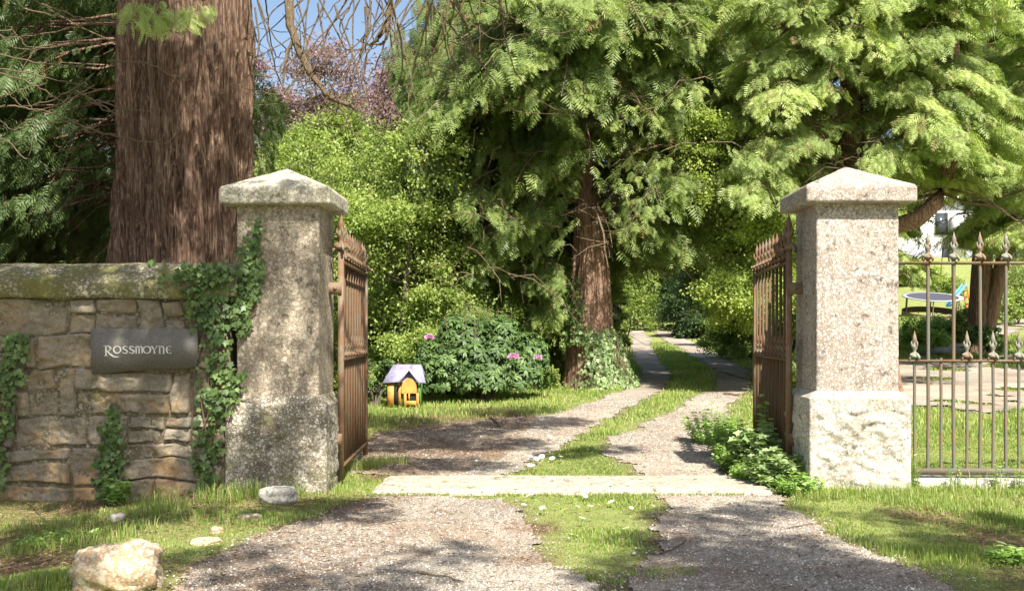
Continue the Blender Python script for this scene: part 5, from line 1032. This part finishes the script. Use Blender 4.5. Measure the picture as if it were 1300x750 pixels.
TY = 45; tx = PX(1182, TY); tz = float(terr(tx, TY)); tr_ = thing('trampoline', 'round black trampoline with a brown skirt on the lawn', 'trampoline', (tx, TY, tz))
rt = 37 * TY / FP; ht_ = PZ(377, TY)
g = G(); lathe(g, (tx, TY, ht_), [(rt * .86, .02), (0.001, -.02)], 32); g.build('mat', M['tramp'], tr_)
g = G(); lathe(g, (tx, TY, ht_), [(rt * .85, .03), (rt, .04), (rt, -.0), (rt * .85, -.005)], 32); g.build('safety_pad', M['grey_paint'], tr_)
for k in range(6):
    a = k * math.pi / 3 + .2; g = G(); x, y = tx + rt * .95 * math.cos(a), TY + rt * .95 * math.sin(a); tube(g, [(x, y, tz - .1), (x, y, ht_)], .03, 6); g.build('leg', M['iron'], tr_)
g = G(); th = np.linspace(0, 2 * math.pi, 33); x, y = tx + rt * .97 * np.cos(th), TY + rt * .97 * np.sin(th); V = np.vstack([np.column_stack([x, y, 0 * x + tz + .02]), np.column_stack([x, y, 0 * x + tz + .28])]); i = np.arange(32); g.add(V, np.stack([i, i + 1, 34 + i, 33 + i], -1)); g.build('skirt', M['brown'], tr_)
tr_.rotation_euler = (rad(11), 0, 0)
SYd = 47; sx = PX(1215, SYd); sz = float(terr(sx, SYd)); sl = thing('garden_slide', "child's blue slide with orange steps beside the trampoline", 'slide', (sx, SYd, sz))
g = G(); a = np.array([PX(1204, SYd), SYd, sz + .35]); b = np.array([PX(1228, SYd), SYd + .3, PZ(363, SYd)]); 
for off, th_ in ((0, .02), (-.24, .08), (.24, .08)):
    obox(g, (a + b) / 2 + [0, off, th_], (b - a) / 2, (0, .25 if off == 0 else .02, 0), (0, 0, th_))
g.build('chute', M['blue'], sl)
for o_ in (-.22, .22): g = G(); tube(g, [b + [0, o_, .1], (b[0] + .25, b[1] + o_, sz)], .04, 6); g.build('ladder_rail', M['orange'], sl)
for k in range(4): g = G(); t = (k + .7) / 4.4; c = b * (1 - t) + np.array([b[0] + .25, b[1], sz]) * t; box(g, c[0] - .04, c[0] + .04, c[1] - .22, c[1] + .22, c[2] - .02, c[2] + .02); g.build('step', M['orange'], sl)

# ------------------------------------------------------------------ camera, light, world
cam = bpy.data.cameras.new('camera'); co = bpy.data.objects.new('camera', cam); COL.objects.link(co); sc.camera = co
co.location = (0, 0, EYE); co.rotation_euler = (rad(90), 0, 0); cam.lens = FP / 1300 * 36; cam.sensor_width = 36; cam.shift_x = -(CX - 650) / 1300; cam.shift_y = (HY - 375) / 1300; cam.clip_end = 3000; cam.clip_start = .05
to = Vector((math.sin(rad(AZ)) * math.cos(rad(EL)), -math.cos(rad(AZ)) * math.cos(rad(EL)), math.sin(rad(EL))))
sd = bpy.data.lights.new('sun', 'SUN'); sd.energy = 5.0; sd.angle = rad(.53); sd.color = (1, .945, .84); so = bpy.data.objects.new('sun', sd); COL.objects.link(so); so.rotation_euler = to.to_track_quat('Z', 'Y').to_euler()
w = bpy.data.worlds.new('World'); sc.world = w; w.use_nodes = True; nt = w.node_tree; nt.nodes.clear(); k = N(nt)
sky = k.n('ShaderNodeTexSky', sky_type='NISHITA', sun_disc=False, sun_elevation=rad(EL), sun_rotation=rad(180 - AZ), air_density=1.0, dust_density=2.2, ozone_density=.4)
bg = k.n('ShaderNodeBackground', i={'Strength': .08}); k.l(sky.outputs[0], bg.inputs[0]); wo = k.n('ShaderNodeOutputWorld'); k.l(bg.outputs[0], wo.inputs[0])
sc.view_settings.view_transform = 'Standard'; sc.view_settings.look = 'None'; sc.view_settings.gamma = 1; sc.view_settings.exposure = 1.3
c = sc.cycles; c.max_bounces = 7; c.diffuse_bounces = 4; c.transmission_bounces = 5; c.glossy_bounces = 2; c.transparent_max_bounces = 4; c.use_denoising = True; c.sample_clamp_indirect = 6
sc.render.resolution_x, sc.render.resolution_y = 1024, 590
tot = sum(len(o.data.polygons) for o in bpy.data.objects if o.type == 'MESH'); print('POLYS', tot)
